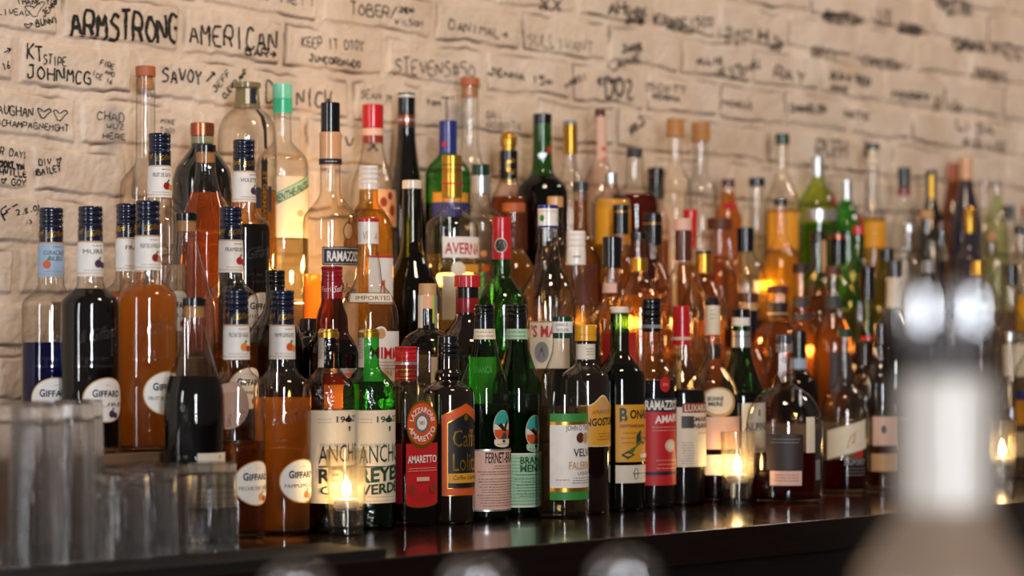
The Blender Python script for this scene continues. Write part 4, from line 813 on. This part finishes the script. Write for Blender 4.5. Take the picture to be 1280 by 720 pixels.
B(461, 2.76, 2, 'amber glass bottle with white screw cap and thin red-topped label', [(236, 11.6), (252, 12), (258, 15.5), (266, 21.5), (275, 27), (286, 30.5), (298, 31.5), (440, 31.5)], 'gold', top=[('rib', 207.5, 230, 12.3, 'white'), ('cap', 230, 237, 12.4, 'white')], liq=('pale', 262),
  labels=[('R', 0, 40, 322, 380, 'white'), ('R', 0, 40, 320, 323, 'red'), ('F', [(14, 372), (16, 352), (22, 350), (22, 372)], 'orange')])
B(516, 2.755, 2, 'olive glass wine-shaped bottle with short white cap, dark inside', [(235, 11.8), (262, 12.4), (300, 13.2), (314, 15), (326, 19), (338, 25), (350, 31), (362, 34.5), (376, 35.5), (440, 35.5)], 'olive', top=[('cap', 225.5, 236, 12.4, 'paper')], liq=('dark', 322))
B(564, 2.75, 2, 'clear bottle with gold screw cap and white label lettered in red', [(246, 11.6), (258, 12), (264, 15), (270, 22), (276, 29), (283, 32.5), (292, 33.3), (440, 33.3)], 'clear', top=[('cap', 194.5, 215, 12.6, 'gold'), ('cap', 215, 247, 12.7, 'gold')], liq=('pale', 318),
  neck=[(12.8, [('R', -20, 20, 212, 213, 'brown'), ('R', -20, 20, 229, 231, 'red'), ('R', -20, 20, 206, 207, 'brown')])],
  labels=[('R', -12, 50, 297, 323, 'white'), ('T', 'AVERNA', -9, 44, 318, 14, 'red', 0.02, -1), ('L', 4, 40, 326, 331, 3, 'brown'), ('R', 0, 44, 331, 341, 'mustard'), ('O', 8, 337, 9, 9, 'cream'), ('R', -12, 50, 345, 400, 'cream')])
B(601, 2.805, 2, 'clear bottle with dark green top over a silver collar', [(242, 11), (256, 12), (262, 17), (267, 24), (274, 28.5), (284, 29.5), (440, 29.5)], 'clear', top=[('cap', 205.5, 220, 11.2, 'dgreen'), ('cap', 219.5, 242, 12, 'silver')], labels=[('O', 6, 336, 5, 5, 'orange'), ('O', 4, 318, 4, 4, 'peach')])
B(646, 2.80, 2, 'clear wide-necked bottle with terracotta stopper behind the red capsule', [(264, 12), (306, 12.2), (316, 15), (326, 22), (336, 27), (440, 27)], 'clear', top=[('cork', 254, 265, 14.3, 'terra')], liq=('yellow', 312))
B(690, 2.78, 2, 'slim clear bottle with grey cap half hidden behind the green-dot cap', [(258, 9.5), (300, 10.5), (312, 16), (324, 24), (440, 27)], 'clearw', top=[('cap', 246, 259, 10, 'tan')])
B(729, 2.79, 2, 'clear-amber bottle with small grey cap', [(238, 8.6), (286, 9.2), (298, 13), (312, 21), (326, 26), (440, 27)], 'clearw', top=[('cap', 227.5, 239, 9.8, 'dgrey')], liq=('gold', 250), labels=[('R', -4, 24, 330, 380, 'brown')])
B(764, 2.80, 2, 'bottle with large plain yellow label', [(228, 8), (238, 9), (243, 15), (248, 21), (254, 24), (440, 24)], 'clear', top=[('cap', 216, 229, 8, 'silver')], liq=('yellow', 300), labels=[('R', -22, 36, 250, 306, 'yellow')])
B(773, 2.735, 2, 'amber bottle with black cap ringed by a thin gold line', [(292, 9), (318, 9.6), (330, 15), (344, 22), (360, 25), (440, 25)], 'clearw', top=[('cap', 256, 293, 10, 'black')], liq=('gold', 322), neck=[(10.1, [('R', -15, 15, 264, 265.6, 'gold')])])
B(816, 2.745, 2, 'pinkish bottle with wide black gold-lined cap', [(305, 11), (326, 12), (338, 18), (352, 25), (440, 27)], 'rose', top=[('cap', 267, 306, 12, 'black')], liq=('amber', 360), neck=[(12.1, [('R', -18, 18, 279, 280.5, 'gold')])])
B(863, 2.80, 2, 'bottle with bright red slanted foil, behind the grey-stoppered one', [(268, 7), (300, 8), (318, 12), (334, 17), (440, 19)], 'clearw', top=[('cap', 262, 310, (9, 6), 'red')], liq=('gold', 330))
B(902, 2.79, 2, 'amber bottle with wide dark brown stopper', [(286, 11.8), (322, 12.5), (334, 18), (346, 23), (360, 25), (440, 25)], 'clearw', top=[('cork', 273, 287, 15.5, 'brown')], liq=('amber', 320))
B(929, 2.755, 2, 'large clear round-shouldered bottle with black cap', [(314, 10), (322, 15), (331, 22), (342, 26), (356, 28), (440, 28)], 'clear', top=[('cap', 284.5, 315, 10.8, 'black')], liq=('brown', 400))
B(980, 2.77, 2, 'cone-shaped clear bottle with thin black ring at its mouth and amber spirit', [(256, 7.6), (298, 8.4), (310, 14), (322, 20), (336, 25), (350, 28), (440, 28)], 'clearw', top=[('cap', 248.5, 257, 8.2, 'black')], liq=('yellow', 316))
B(1019, 2.745, 2, 'bottle with dark brown cap over a dark neck label, below the pale green gin bottle', [(300, 9), (344, 9.5), (356, 16), (370, 22), (440, 23)], 'clearw', top=[('cap', 289.5, 301, 9.4, 'dbrown')], liq=('amber', 360), neck=[(None, [('R', -14, -5, 301, 340, 'dgrey'), ('R', 5, 14, 301, 340, 'peach')])])
B(1047, 2.755, 2, 'bottle with black-green capsule and copper ring', [(329, 9.5), (345, 10), (356, 16), (370, 22), (440, 23)], 'palegreen', top=[('cap', 290, 330, 10, 'black')], neck=[(10.1, [('R', -15, 15, 294, 299, 'copper')])])
B(1075, 2.79, 2, 'pale green bottle with small red cap', [(292, 7), (318, 8), (330, 13), (344, 20), (440, 22)], 'palegreen', top=[('cap', 282.5, 293, 7.5, 'red')])
B(1106, 2.75, 2, 'lime green bottle with short black cap', [(325, 8.5), (338, 10), (350, 16), (440, 20)], 'lime', top=[('cap', 311, 326, 8.8, 'black')])
B(1136, 2.76, 2, 'clear bottle with tan mouth left of three on the middle step', [(290, 8), (320, 9), (334, 16), (440, 22)], 'clear', top=[('cork', 280, 291, 7.5, 'silver')])
B(1159, 2.80, 2, 'clear bottle with tan cork and flaring neck', [(272, 7.2), (296, 8), (310, 14), (440, 22)], 'clearw', top=[('cork', 263, 273, 8, 'tan')])
B(1177, 2.745, 2, 'clear bottle with small brown cap', [(286, 6.5), (312, 7.5), (326, 14), (440, 19)], 'clear', top=[('cap', 277, 287, 6.8, 'brown')])
B(1212, 2.75, 2, 'violet-dark bottle with gold cap in front of the orange-capped one', [(290, 7.5), (308, 10), (324, 16), (440, 21)], 'purple', top=[('dome', 258, 291, 8, 'gold')])
B(1240, 2.77, 2, 'clear bottle with pale stopper right of the gold cap', [(300, 7), (320, 8), (334, 15), (440, 20)], 'clearw', top=[('cork', 290, 301, 7, 'tan')])
B(1275, 2.77, 2, 'clear bottle with black disc stopper at the right edge', [(292, 7), (320, 8), (334, 15), (440, 20)], 'clearw', top=[('cap', 282, 293, 7.5, 'black')])

# topmost step, along the wall
B(186, 2.945, 3, 'tall empty clear decanter with terracotta-topped cork, far left of top row', [(95, 11.6), (110, 12), (196, 12.3), (204, 13.5), (212, 19), (220, 26), (228, 31), (238, 32.5), (390, 32.5)], 'clear', top=[('cork', 83, 95.5, 12.6, 'terra'), ('cork', 95.5, 112, (9, 11), 'cork')], n=36)
B(249, 2.93, 3, 'black round growler with copper cap and round purple label', [(169, 14), (182, 14.4), (187, 17), (194, 22), (202, 28), (212, 34), (224, 37), (390, 37)], 'black', top=[('cap', 154, 170, 15, 'copper'), ('cap', 170, 181, 14.3, 'sage')],
  labels=[('O', 8, 275, 32, 33, 'peach'), ('O', 8, 275, 30.5, 31.5, 'purple'), ('O', 8, 275, 19, 20, 'cream'), ('C', 'SOUTHERN', 8, 275, 21.5, 7.5, 'cream', -68, 68), ('O', 8, 275, 17, 18, 'dbrown')])
B(309, 2.935, 3, 'clear domed elderflower bottle with grey-gold flared cap and black ribbons', [(134, 14), (138, 20), (143, 26), (150, 31), (160, 35), (172, 36.5), (185, 37), (390, 37)], 'clear', top=[('cap', 103.5, 110, 17.2, 'bronze'), ('cap', 110, 135, (14.5, 16.8), 'bronze')], n=40, liq=('gold', 238),
  neck=[(16, [('R', 3, 12, 112, 131, 'navy'), ('R', -2, 3, 112, 131, 'cream')])],
  labels=[('F', [(14, 138), (22, 146), (26, 156), (27, 188), (22, 188), (21, 160), (17, 148), (10, 139)], 'ink'), ('R', 18, 27, 206, 284, 'ink'), ('F', [(17, 206), (20, 197), (22.5, 203), (25, 197), (28, 206)], 'ink'), ('V', 'ST GERMAIN', 19.8, 216, 280, 5.4, 'gold', 0.02), ('R', 9, 17, 236, 262, 'navy'), ('R', 28, 34, 234, 266, 'navy')])
B(353, 2.955, 3, 'clear mint liqueur bottle with mint-green cap and slanted green banner label', [(142, 11), (176, 11.4), (181, 15), (187, 21), (193, 27), (200, 31), (208, 32.5), (390, 32.5)], 'clear', top=[('cap', 105, 124, 12.5, 'lmint'), ('cap', 124, 142, 12.5, 'mint')], n=36, liq=('pale', 298),
  labels=[('R', -18, 44, 222, 298, 'cream'), ('S', -12, 44, 245, 217, 15, 'green'), ('S', -12, 44, 246.2, 218.2, 12.6, 'lgreen'), ('T', 'MENTHE-PASTILLE', -10, 46, 257, 10, 'navy', 0.02, 25), ('L', 4, 36, 280, 288, 3, 'tan'), ('O', 24, 268, 5, 4, 'peach')])
B(466, 2.94, 3, 'clear cone-necked bottle with bright red cap and flowered label', [(178, 12.5), (190, 14.5), (204, 18), (218, 22.5), (232, 27), (248, 29), (390, 29)], 'clear', top=[('cap', 131, 160, 13.4, 'red'), ('cap', 160, 179, 13.2, 'brick')], neck=[(13.4, [('R', -21, 21, 161, 170, 'pink')])],
  labels=[('R', 0, 44, 238, 284, 'peach'), ('O', 14, 254, 5, 6, 'brick'), ('O', 24, 246, 4, 5, 'dred'), ('O', 28, 264, 5, 7, 'brick'), ('O', 18, 270, 3, 4, 'cream'), ('R', 0, 44, 290, 330, 'dgrey')])
B(512, 2.95, 3, 'tall black tapering bottle with white-rimmed black cap and copper ring', [(158, 11), (176, 12), (194, 14), (216, 17), (240, 20.5), (262, 23), (285, 25), (390, 25)], 'black', top=[('cap', 116.5, 119, 11, 'dgreen'), ('cap', 119, 122, 11, 'white'), ('cap', 122, 144, 11, 'black'), ('cap', 144, 156, 11.3, 'copper'), ('cap', 156, 160, 11.2, 'dgrey')], neck=[(11.4, [('R', -18, 18, 149, 152, 'silver')])])
B(556, 2.935, 3, 'green bottle with royal blue cap and round shoulders', [(191, 10.8), (196, 14), (202, 20), (209, 25.5), (218, 28.5), (390, 28.5)], 'green', top=[('cap', 151, 192, 11.3, 'blue')], neck=[(11.4, [('O', -5, 181, 3, 3.6, 'red')])], liq=('dgreen', 254), labels=[('R', -20, 30, 242, 254, 'mustard'), ('R', -20, 30, 254, 272, 'blue')])
B(591, 2.965, 3, 'tall clear decanter with terracotta-topped cork, behind the green-topped bottle', [(107, 10.6), (120, 10.8), (180, 11), (196, 14), (212, 20), (226, 26), (390, 28)], 'clear', top=[('cork', 97.5, 107.5, 12, 'terra'), ('cork', 107.5, 121, (9.4, 10), 'cork')])
B(632, 2.935, 3, 'clear coppery bottle with round gold top and black capsule with gold letter', [(226, 11.5), (233, 14), (241, 18.5), (249, 22.5), (258, 24), (390, 24)], 'rose', top=[('dome', 164.5, 182, 10.6, 'gold'), ('cap', 182, 189, 9, 'gold'), ('cap', 188.5, 224, (11.6, 11.2), 'black'), ('cap', 224, 228, 11, 'gold')],
  neck=[(11.8, [('T', 'C', -3, 8, 217, 18, 'gold', 0.05)])], liq=('rust', 246))
B(678, 2.93, 3, 'green-necked bottle with broad black shoulders and black mouth', [(152, 11.4), (190, 12), (212, 13.2), (219, 16), (225, 23), (232, 29), (241, 32), (390, 32.5)], 'dgreen', top=[('cap', 142.5, 154, 11.7, 'black')], liq=('dark', 220), neck=[(None, [('O', 9, 188, 3, 4.5, 'red'), ('F', [(-6, 194), (0, 191), (6, 193), (2, 199), (-3, 199)], 'silver')])])
B(713, 2.95, 3, 'clear cone-shouldered bottle with long pale gold cap', [(193, 8), (208, 9), (220, 13), (232, 18), (246, 21), (390, 22)], 'clear', top=[('cap', 151, 156, 8.8, 'grey'), ('cap', 155.5, 193, 9, 'gold')])
B(750, 2.945, 3, 'clear rose-pink bottle with pink neck label and small brown cork', [(145, 8), (190, 9), (204, 10.5), (216, 15), (228, 21), (242, 26), (390, 27)], 'rose', top=[('cork', 136, 145.5, 6.5, 'brown')], neck=[(None, [('R', -3, 9, 146, 200, 'pink'), ('R', 2, 8, 184, 200, 'orange')])])
B(793, 2.935, 3, 'wide-necked clear bottle of dark red-amber spirit with black stopper', [(196, 11), (228, 11.5), (234, 15), (240, 23), (247, 28.5), (256, 30), (390, 30)], 'clear', top=[('cork', 186, 197, 10, 'dgrey')], liq=('darkred', 243))
B(822, 2.98, 3, 'dark bottle with black cap beside the red-amber spirit', [(248, 9), (262, 11), (276, 17), (390, 20)], 'rose', top=[('cap', 210, 219, 10.6, 'black'), ('cap', 219, 222, 10.2, 'brown'), ('cap', 222, 249, 10.6, 'black')], liq=('amber', 300))
B(842, 2.945, 3, 'clear tall bottle with fat tan cork, left of two alike', [(166, 8.4), (206, 9), (216, 13), (226, 18), (238, 21), (390, 21.5)], 'clear', top=[('cork', 149, 171, 11, 'cork')])
B(876, 2.955, 3, 'clear tall bottle with fat tan cork, right of two alike', [(170, 8.8), (214, 9.2), (224, 13), (234, 18), (246, 21), (390, 21.5)], 'clear', top=[('cork', 153, 177, 11.5, 'cork')])
B(914, 2.95, 3, 'orange-filled bottle with small brown cap along the wall', [(233, 8), (250, 9), (262, 14), (276, 18), (390, 19)], 'clearw', top=[('cap', 224, 234, 8.4, 'brown')], liq=('orange', 240), labels=[('R', -6, 14, 254, 262, 'red')])
B(942, 2.935, 3, 'clear tube-necked bottle with flat black-blue cap', [(232, 8.8), (290, 9.4), (302, 13), (390, 20)], 'clear', top=[('cap', 222.5, 233, 10, 'navy')])
B(978, 2.945, 3, 'clear bottle with small dark green cap and yellow spirit', [(180, 7), (212, 7.6), (224, 10), (236, 15), (248, 20), (262, 22.5), (390, 23)], 'clearw', top=[('cap', 167.5, 181, 8.8, 'dgreen')], liq=('yellow', 262), labels=[('R', -20, 24, 266, 312, 'mustard')])
B(1022, 2.94, 3, 'lime green gin bottle with silver cap and red seal on its shoulder', [(221, 8), (230, 10), (238, 15), (246, 20.5), (255, 24), (264, 25.5), (390, 25.5)], 'lime', top=[('cap', 196, 222, 7.6, 'silver')], labels=[('R', -14, 30, 263, 276, 'silver'), ('O', 24, 250, 6, 7, 'dred')], liq=('green', 280))
B(1058, 2.945, 3, 'vivid green bottle with silver cap right of the lime green one', [(250, 7.4), (260, 11), (270, 17), (281, 21.5), (294, 23), (390, 23)], 'green', top=[('cap', 225, 251, 7, 'silver')], labels=[('O', 22, 274, 6, 10, 'dred')])
B(1091, 2.96, 3, 'slender clear bottle of yellow liqueur with cream top and dark rim', [(186, 7.2), (206, 7.5), (244, 8), (256, 10.5), (272, 14.5), (290, 17), (390, 17.5)], 'clear', top=[('cap', 179.5, 186.5, 8.6, 'dgrey'), ('cap', 186, 206, (6.6, 8), 'cream')], liq=('yellow', 272), labels=[('R', -12, 22, 277, 310, 'yellow')])
B(1130, 2.945, 3, 'clear bottle with black capsule ringed in red', [(243, 7.4), (262, 9), (276, 14), (292, 18), (390, 19)], 'clear', top=[('cap', 209.5, 236, 7.6, 'black'), ('cap', 236, 244, 8.4, 'dred')])
B(1164, 2.95, 3, 'black tapering bottle with gold-fronted black cap', [(250, 7.2), (262, 10), (276, 14), (294, 18), (390, 18)], 'black', top=[('cap', 213, 251, 7.2, 'black')], neck=[(7.3, [('R', -3, 6, 219, 249, 'gold')])])
B(1190, 2.985, 3, 'red-brown cone bottle behind the violet-dark one', [(226, 7), (250, 11), (274, 16), (390, 19)], 'amber', top=[('cap', 204, 227, 7.5, 'terra')])
B(1209, 2.94, 3, 'violet-dark cone bottle with orange-tan cap', [(225, 7.8), (240, 10.5), (258, 14.5), (280, 19), (390, 20)], 'purple', top=[('cap', 196.5, 226, 7.8, 'peach')])
B(1229, 2.985, 3, 'clear bottle with round glass stopper, left of two on top', [(238, 6), (264, 7), (280, 14), (390, 17)], 'clear', top=[('glass', 224, 240, 7, 'white')])
B(1247, 2.94, 3, 'olive-tinted bottle with round glass stopper, right of two on top', [(244, 6), (258, 8), (274, 15), (390, 17)], 'palegreen', top=[('glass', 227, 245, 7, 'white')])
B(1262, 2.98, 3, 'clear bottle with small black cap near the right end of the top row', [(272, 6.5), (300, 8), (316, 14), (390, 15)], 'clear', top=[('cap', 257, 273, 6.8, 'black')])
B(1282, 2.94, 3, 'clear bottle with copper stopper at the right end of the top row', [(270, 6.5), (300, 8), (316, 14), (390, 16)], 'clear', top=[('cap', 258, 271, 6, 'copper')])

space_out()
for b_ in SPEC: build_bottle(b_)
# ------------------------------------------------------------------ candles, tumblers, bar mat, foreground
GW = real_glass('tumbler_glass', '#ffffff', 0.0, 0.08); GV = hazed_glass('votive_glass', 0.06)  # haze in the tumbler glass is added to make it brighter
def tube_wall(mb, prof_out, prof_in, mat, n=40):
    """a glass with real wall thickness: outer profile bottom to top, then down the inside"""
    pr = prof_out + prof_in; mb.lathe(pr, mat, n, close=(True, True))
def candle(px, y, label, h=0.112, r=0.0265, flame_h=0.052):
    X, Z, s = ground(px, y); root = empty('votive_candle', (X, y, Z0)); tag(root, label, 'candle', 'lit candles in glasses')
    mb = MB(); t = 0.0022
    tube_wall(mb, [(r * .80, 0), (r * .84, 0.0005), (r * .86, .004), (r, h - .001), (r - t * .5, h)], [(r - t, h - .001), (r * .86 - t, 0.012), (r * .5, 0.0095), (0.0006, 0.009)], GV); mb.build('glass_holder', root)
    w = MB(); w.lathe([(0.0195, 0.0125), (0.0215, .018), (0.0222, .034), (0.0005, 0.0345)], real_glass('water', '#fbfbf8'), 36); w.build('water', root)
    d = 0.0225          # the tealight floats on the water
    w = MB(); w.lathe([(0.0150, 0.0125 + d), (0.0160, .014 + d), (0.0160, .022 + d), (0.0150, 0.023 + d)], solid('#d9d4cc', 0.35, 0.6), 32); w.build('tealight_cup', root)
    w = MB(); w.lathe([(0.0146, 0.0225 + d), (0.0146, 0.0245 + d), (0.0135, 0.025 + d)], WAXM, 28); w.build('wax', root)
    d -= .009
    w = MB(); w.lathe([(0.0006, 0.0338 + d), (0.0005, 0.040 + d)], solid('#15100c', .8), 8); w.build('wick', root)
    fl = MB(); fl.lathe([(r_, z_ + d) for r_, z_ in ((0.0007, .036), (0.0040, .0395), (0.0060, .0435), (0.0058, .0485), (0.0038, .054), (0.0014, .060), (0.0002, .063))], FLAME, 20); fl.build('flame', root)
    point('candle_light', (X, y, Z0 + 0.050 + d), 0.6, (1.0, 0.52, 0.17), 0.006)
WAXM, t_, b_ = nt('candle_wax'); b_.inputs['Base Color'].default_value = (.85, .72, .5, 1)
FLAME = emit('flame', (1.0, 0.68, 0.28), 90)
candle(433, 2.395, 'lit tealight in tall clear glass in front of the green pebbled bottle')
candle(922, 2.395, 'lit tealight in tall clear glass in front of the white-labelled green bottle')
candle(1252, 2.395, 'lit tealight in clear glass right of the pale column')
# added bare point lamps without candles, standing in for the glow between bottles
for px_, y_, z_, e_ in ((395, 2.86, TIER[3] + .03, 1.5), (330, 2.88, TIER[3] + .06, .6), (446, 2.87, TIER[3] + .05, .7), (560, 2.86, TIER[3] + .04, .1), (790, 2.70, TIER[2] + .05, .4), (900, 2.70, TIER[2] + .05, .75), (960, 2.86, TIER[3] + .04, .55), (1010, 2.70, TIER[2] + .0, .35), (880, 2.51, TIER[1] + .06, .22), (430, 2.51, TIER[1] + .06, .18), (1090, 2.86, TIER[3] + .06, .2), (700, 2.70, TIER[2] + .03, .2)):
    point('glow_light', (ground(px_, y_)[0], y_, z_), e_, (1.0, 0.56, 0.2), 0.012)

def tumbler(px, y, label, h, r, n=40):
    X, Z, s = ground(px, y); root = empty('upturned_tumbler', (X, y, Z0)); tag(root, label, 'glass', 'clear tumblers upside down on the counter')
    mb = MB(); t = 0.0018; rt = r * 0.93; bt = 0.019 if h > .15 else 0.012
    # mouth down: thick foot on top
    pr = [(r - t, 0.0002), (r, 0.0008), (r * .998, .008), (r * .985, h * .3), (rt, h - .012), (rt, h - 0.002), (rt - .002, h), (rt * .5, h - .0008), (0.0006, h - .001)]
    inn = [(0.0006, h - bt), (rt * .7, h - bt), (rt - t * 2, h - bt - .004), (r * .985 - t, h * .3), (r - t, 0.0002)]
    n = 96; o = len(mb.v)
    mb.lathe(pr, GW, n, close=(False, True)); mb.lathe(inn, GW, n, close=(True, False))
    # pressed flutes on the inside of the wall
    for i, (x, y_, z) in enumerate(mb.v[o:], o):
        if .004 < z < h - .004:
            q = 1 - (0.022 if i >= o + n * len(pr) else 0.010) * (1 + math.cos(14 * math.atan2(y_, x))); mb.v[i] = (x * q, y_ * q, z)
    mb.build('tumbler_body', root)
tumbler(265, 2.388, 'small upturned tumbler nearest the bottles, rightmost of the glasses', 0.104, 0.0325)
tumbler(203, 2.40, 'small upturned tumbler second from the right', 0.104, 0.0325)
tumbler(189, 2.325, 'small upturned tumbler third from the right, in front', 0.104, 0.0325)
tumbler(150, 2.392, 'small upturned tumbler just left of the front one, behind', 0.104, 0.0325)
tumbler(152, 2.271, 'small upturned tumbler half hidden by the tall glasses', 0.104, 0.0325)
tumbler(86, 2.335, 'tall upturned highball glass, rightmost of the tall ones', 0.184, 0.0315)
tumbler(46, 2.285, 'tall upturned highball glass, front one near the left edge', 0.184, 0.0315)
tumbler(34, 2.40, 'tall upturned highball glass, behind the front one', 0.184, 0.0315)
tumbler(-6, 2.36, 'tall upturned highball glass cut by the left edge', 0.184, 0.0315)
tumbler(98, 2.42, 'tall upturned highball glass at the back of the group', 0.184, 0.0315)

def bar_mat():
    m = solid('#0c0b0b', .6)
    xa = ground(-40, 2.18)[0]; xb = ground(436, 2.20)[0]
    mb = MB(); mb.box((xa, 2.132, Z0 + .0003), (xb, 2.236, Z0 + .004), m)
    mb.box((xa, 2.132, Z0 + .004), (xb, 2.138, Z0 + .010), m); mb.box((xa, 2.230, Z0 + .004), (xb, 2.236, Z0 + .010), m)
    o = mb.build('rubber_bar_mat', smooth=False); tag(o, 'black ribbed rubber bar mat along the counter edge, front left', 'bar mat')
    nb = MB(); x = xa + .006
    while x < xb - .004:
        nb.box((x, 2.142, Z0 + .004), (x + .0045, 2.226, Z0 + .0095), m); x += .0115
    r = nb.build('mat_ribs', smooth=False, parent=o); r['kind'] = 'stuff'
bar_mat()

def front_bar():
    zt = ZC - 0.178
    bar = empty('customer_bar', (1.5, 0.65, 0)); tag(bar, 'dark wooden customer bar in the near foreground', 'bar')
    mb = MB(); mb.box((-2.1, -0.35, zt - .05), (3.0, 0.32, zt), WD); mb.build('bar_top', bar, smooth=False, bevel=.006)
    mb = MB(); mb.box((-2.1, -0.25, 0), (3.0, 0.20, zt - .05), wood_dark('front_bar_wood', '#1a1412', .5)); mb.build('bar_base', bar, smooth=False)
    chrome = solid('#c8cace', 0.07, 0.95, 0, .02); pale = solid('#d2cabf', 0.3, 0.0, 0.8, .03); base_m = solid('#8a7462', 0.35, 0.0, 0.6, .03)
    D = 1.14; X, Y = at_depth(1182, D); s = F / D
    root = empty('beer_tap_column', (X, Y, zt)); tag(root, 'tall pale blurred tap column with flared base and two chrome heads, right foreground', 'beer tap')
    k = 1.27 / D; zf = lambda y: ZC + (HOR - y) / s - zt
    R = lambda v: v / k
    mb = MB(); mb.lathe([(R(.050), 0), (R(.050), .004), (R(.048), zf(740)), (R(.044), zf(712)), (R(.035), zf(680)), (R(.0275), zf(652)), (R(.0245), zf(630))], base_m, 48); mb.build('flared_base', root)
    mb = MB(); mb.lathe([(R(.0245), zf(630)), (R(.0248), zf(560)), (R(.0248), zf(480)), (R(.021), zf(470))], pale, 48); mb.build('column', root)
    mb = MB(); mb.lathe([(R(.020), zf(470)), (R(.0215), zf(466)), (R(.0215), zf(442)), (R(.019), zf(436))], solid('#6a6668', .3, .6), 48); mb.build('collar', root)
    rv = Vector((ST, -CT, 0))
    for du in (-31, 31):
        o = rv * (du / s)
        mb = MB(); mb.lathe([(R(.0065), zf(438)), (R(.009), zf(428)), (R(.0102), zf(408)), (R(.0102), zf(372)), (R(.0085), zf(360)), (R(.004), zf(354)), (.0005, zf(352))], chrome, 32, o.x, o.y); mb.build('chrome_head', root)
    for px, top, lab in ((597, 706, 'short chrome knob cut by the bottom edge, left of the bright one'), (781, 697, 'short chrome knob with bright glint at the bottom edge, right of the others'), (372, 712, 'short dull chrome knob at the bottom edge, leftmost')):
        X, Y = at_depth(px, 1.14); root = empty('chrome_knob', (X, Y, zt)); tag(root, lab, 'tap knob', 'chrome knobs on the customer bar')
        zz = ZC + (HOR - top) / (F / 1.14) - zt
        mb = MB(); mb.lathe([(.012, 0), (.012, .003), (.007, .006), (.007, zz - .022)], chrome, 32); mb.build('stem', root)
        mb = MB(); mb.lathe([(.007, zz - .022), (.011, zz - .018), (.0135, zz - .011), (.013, zz - .006), (.009, zz - .002), (.004, zz), (.0005, zz)], chrome, 36); mb.build('knob_head', root)
front_bar()
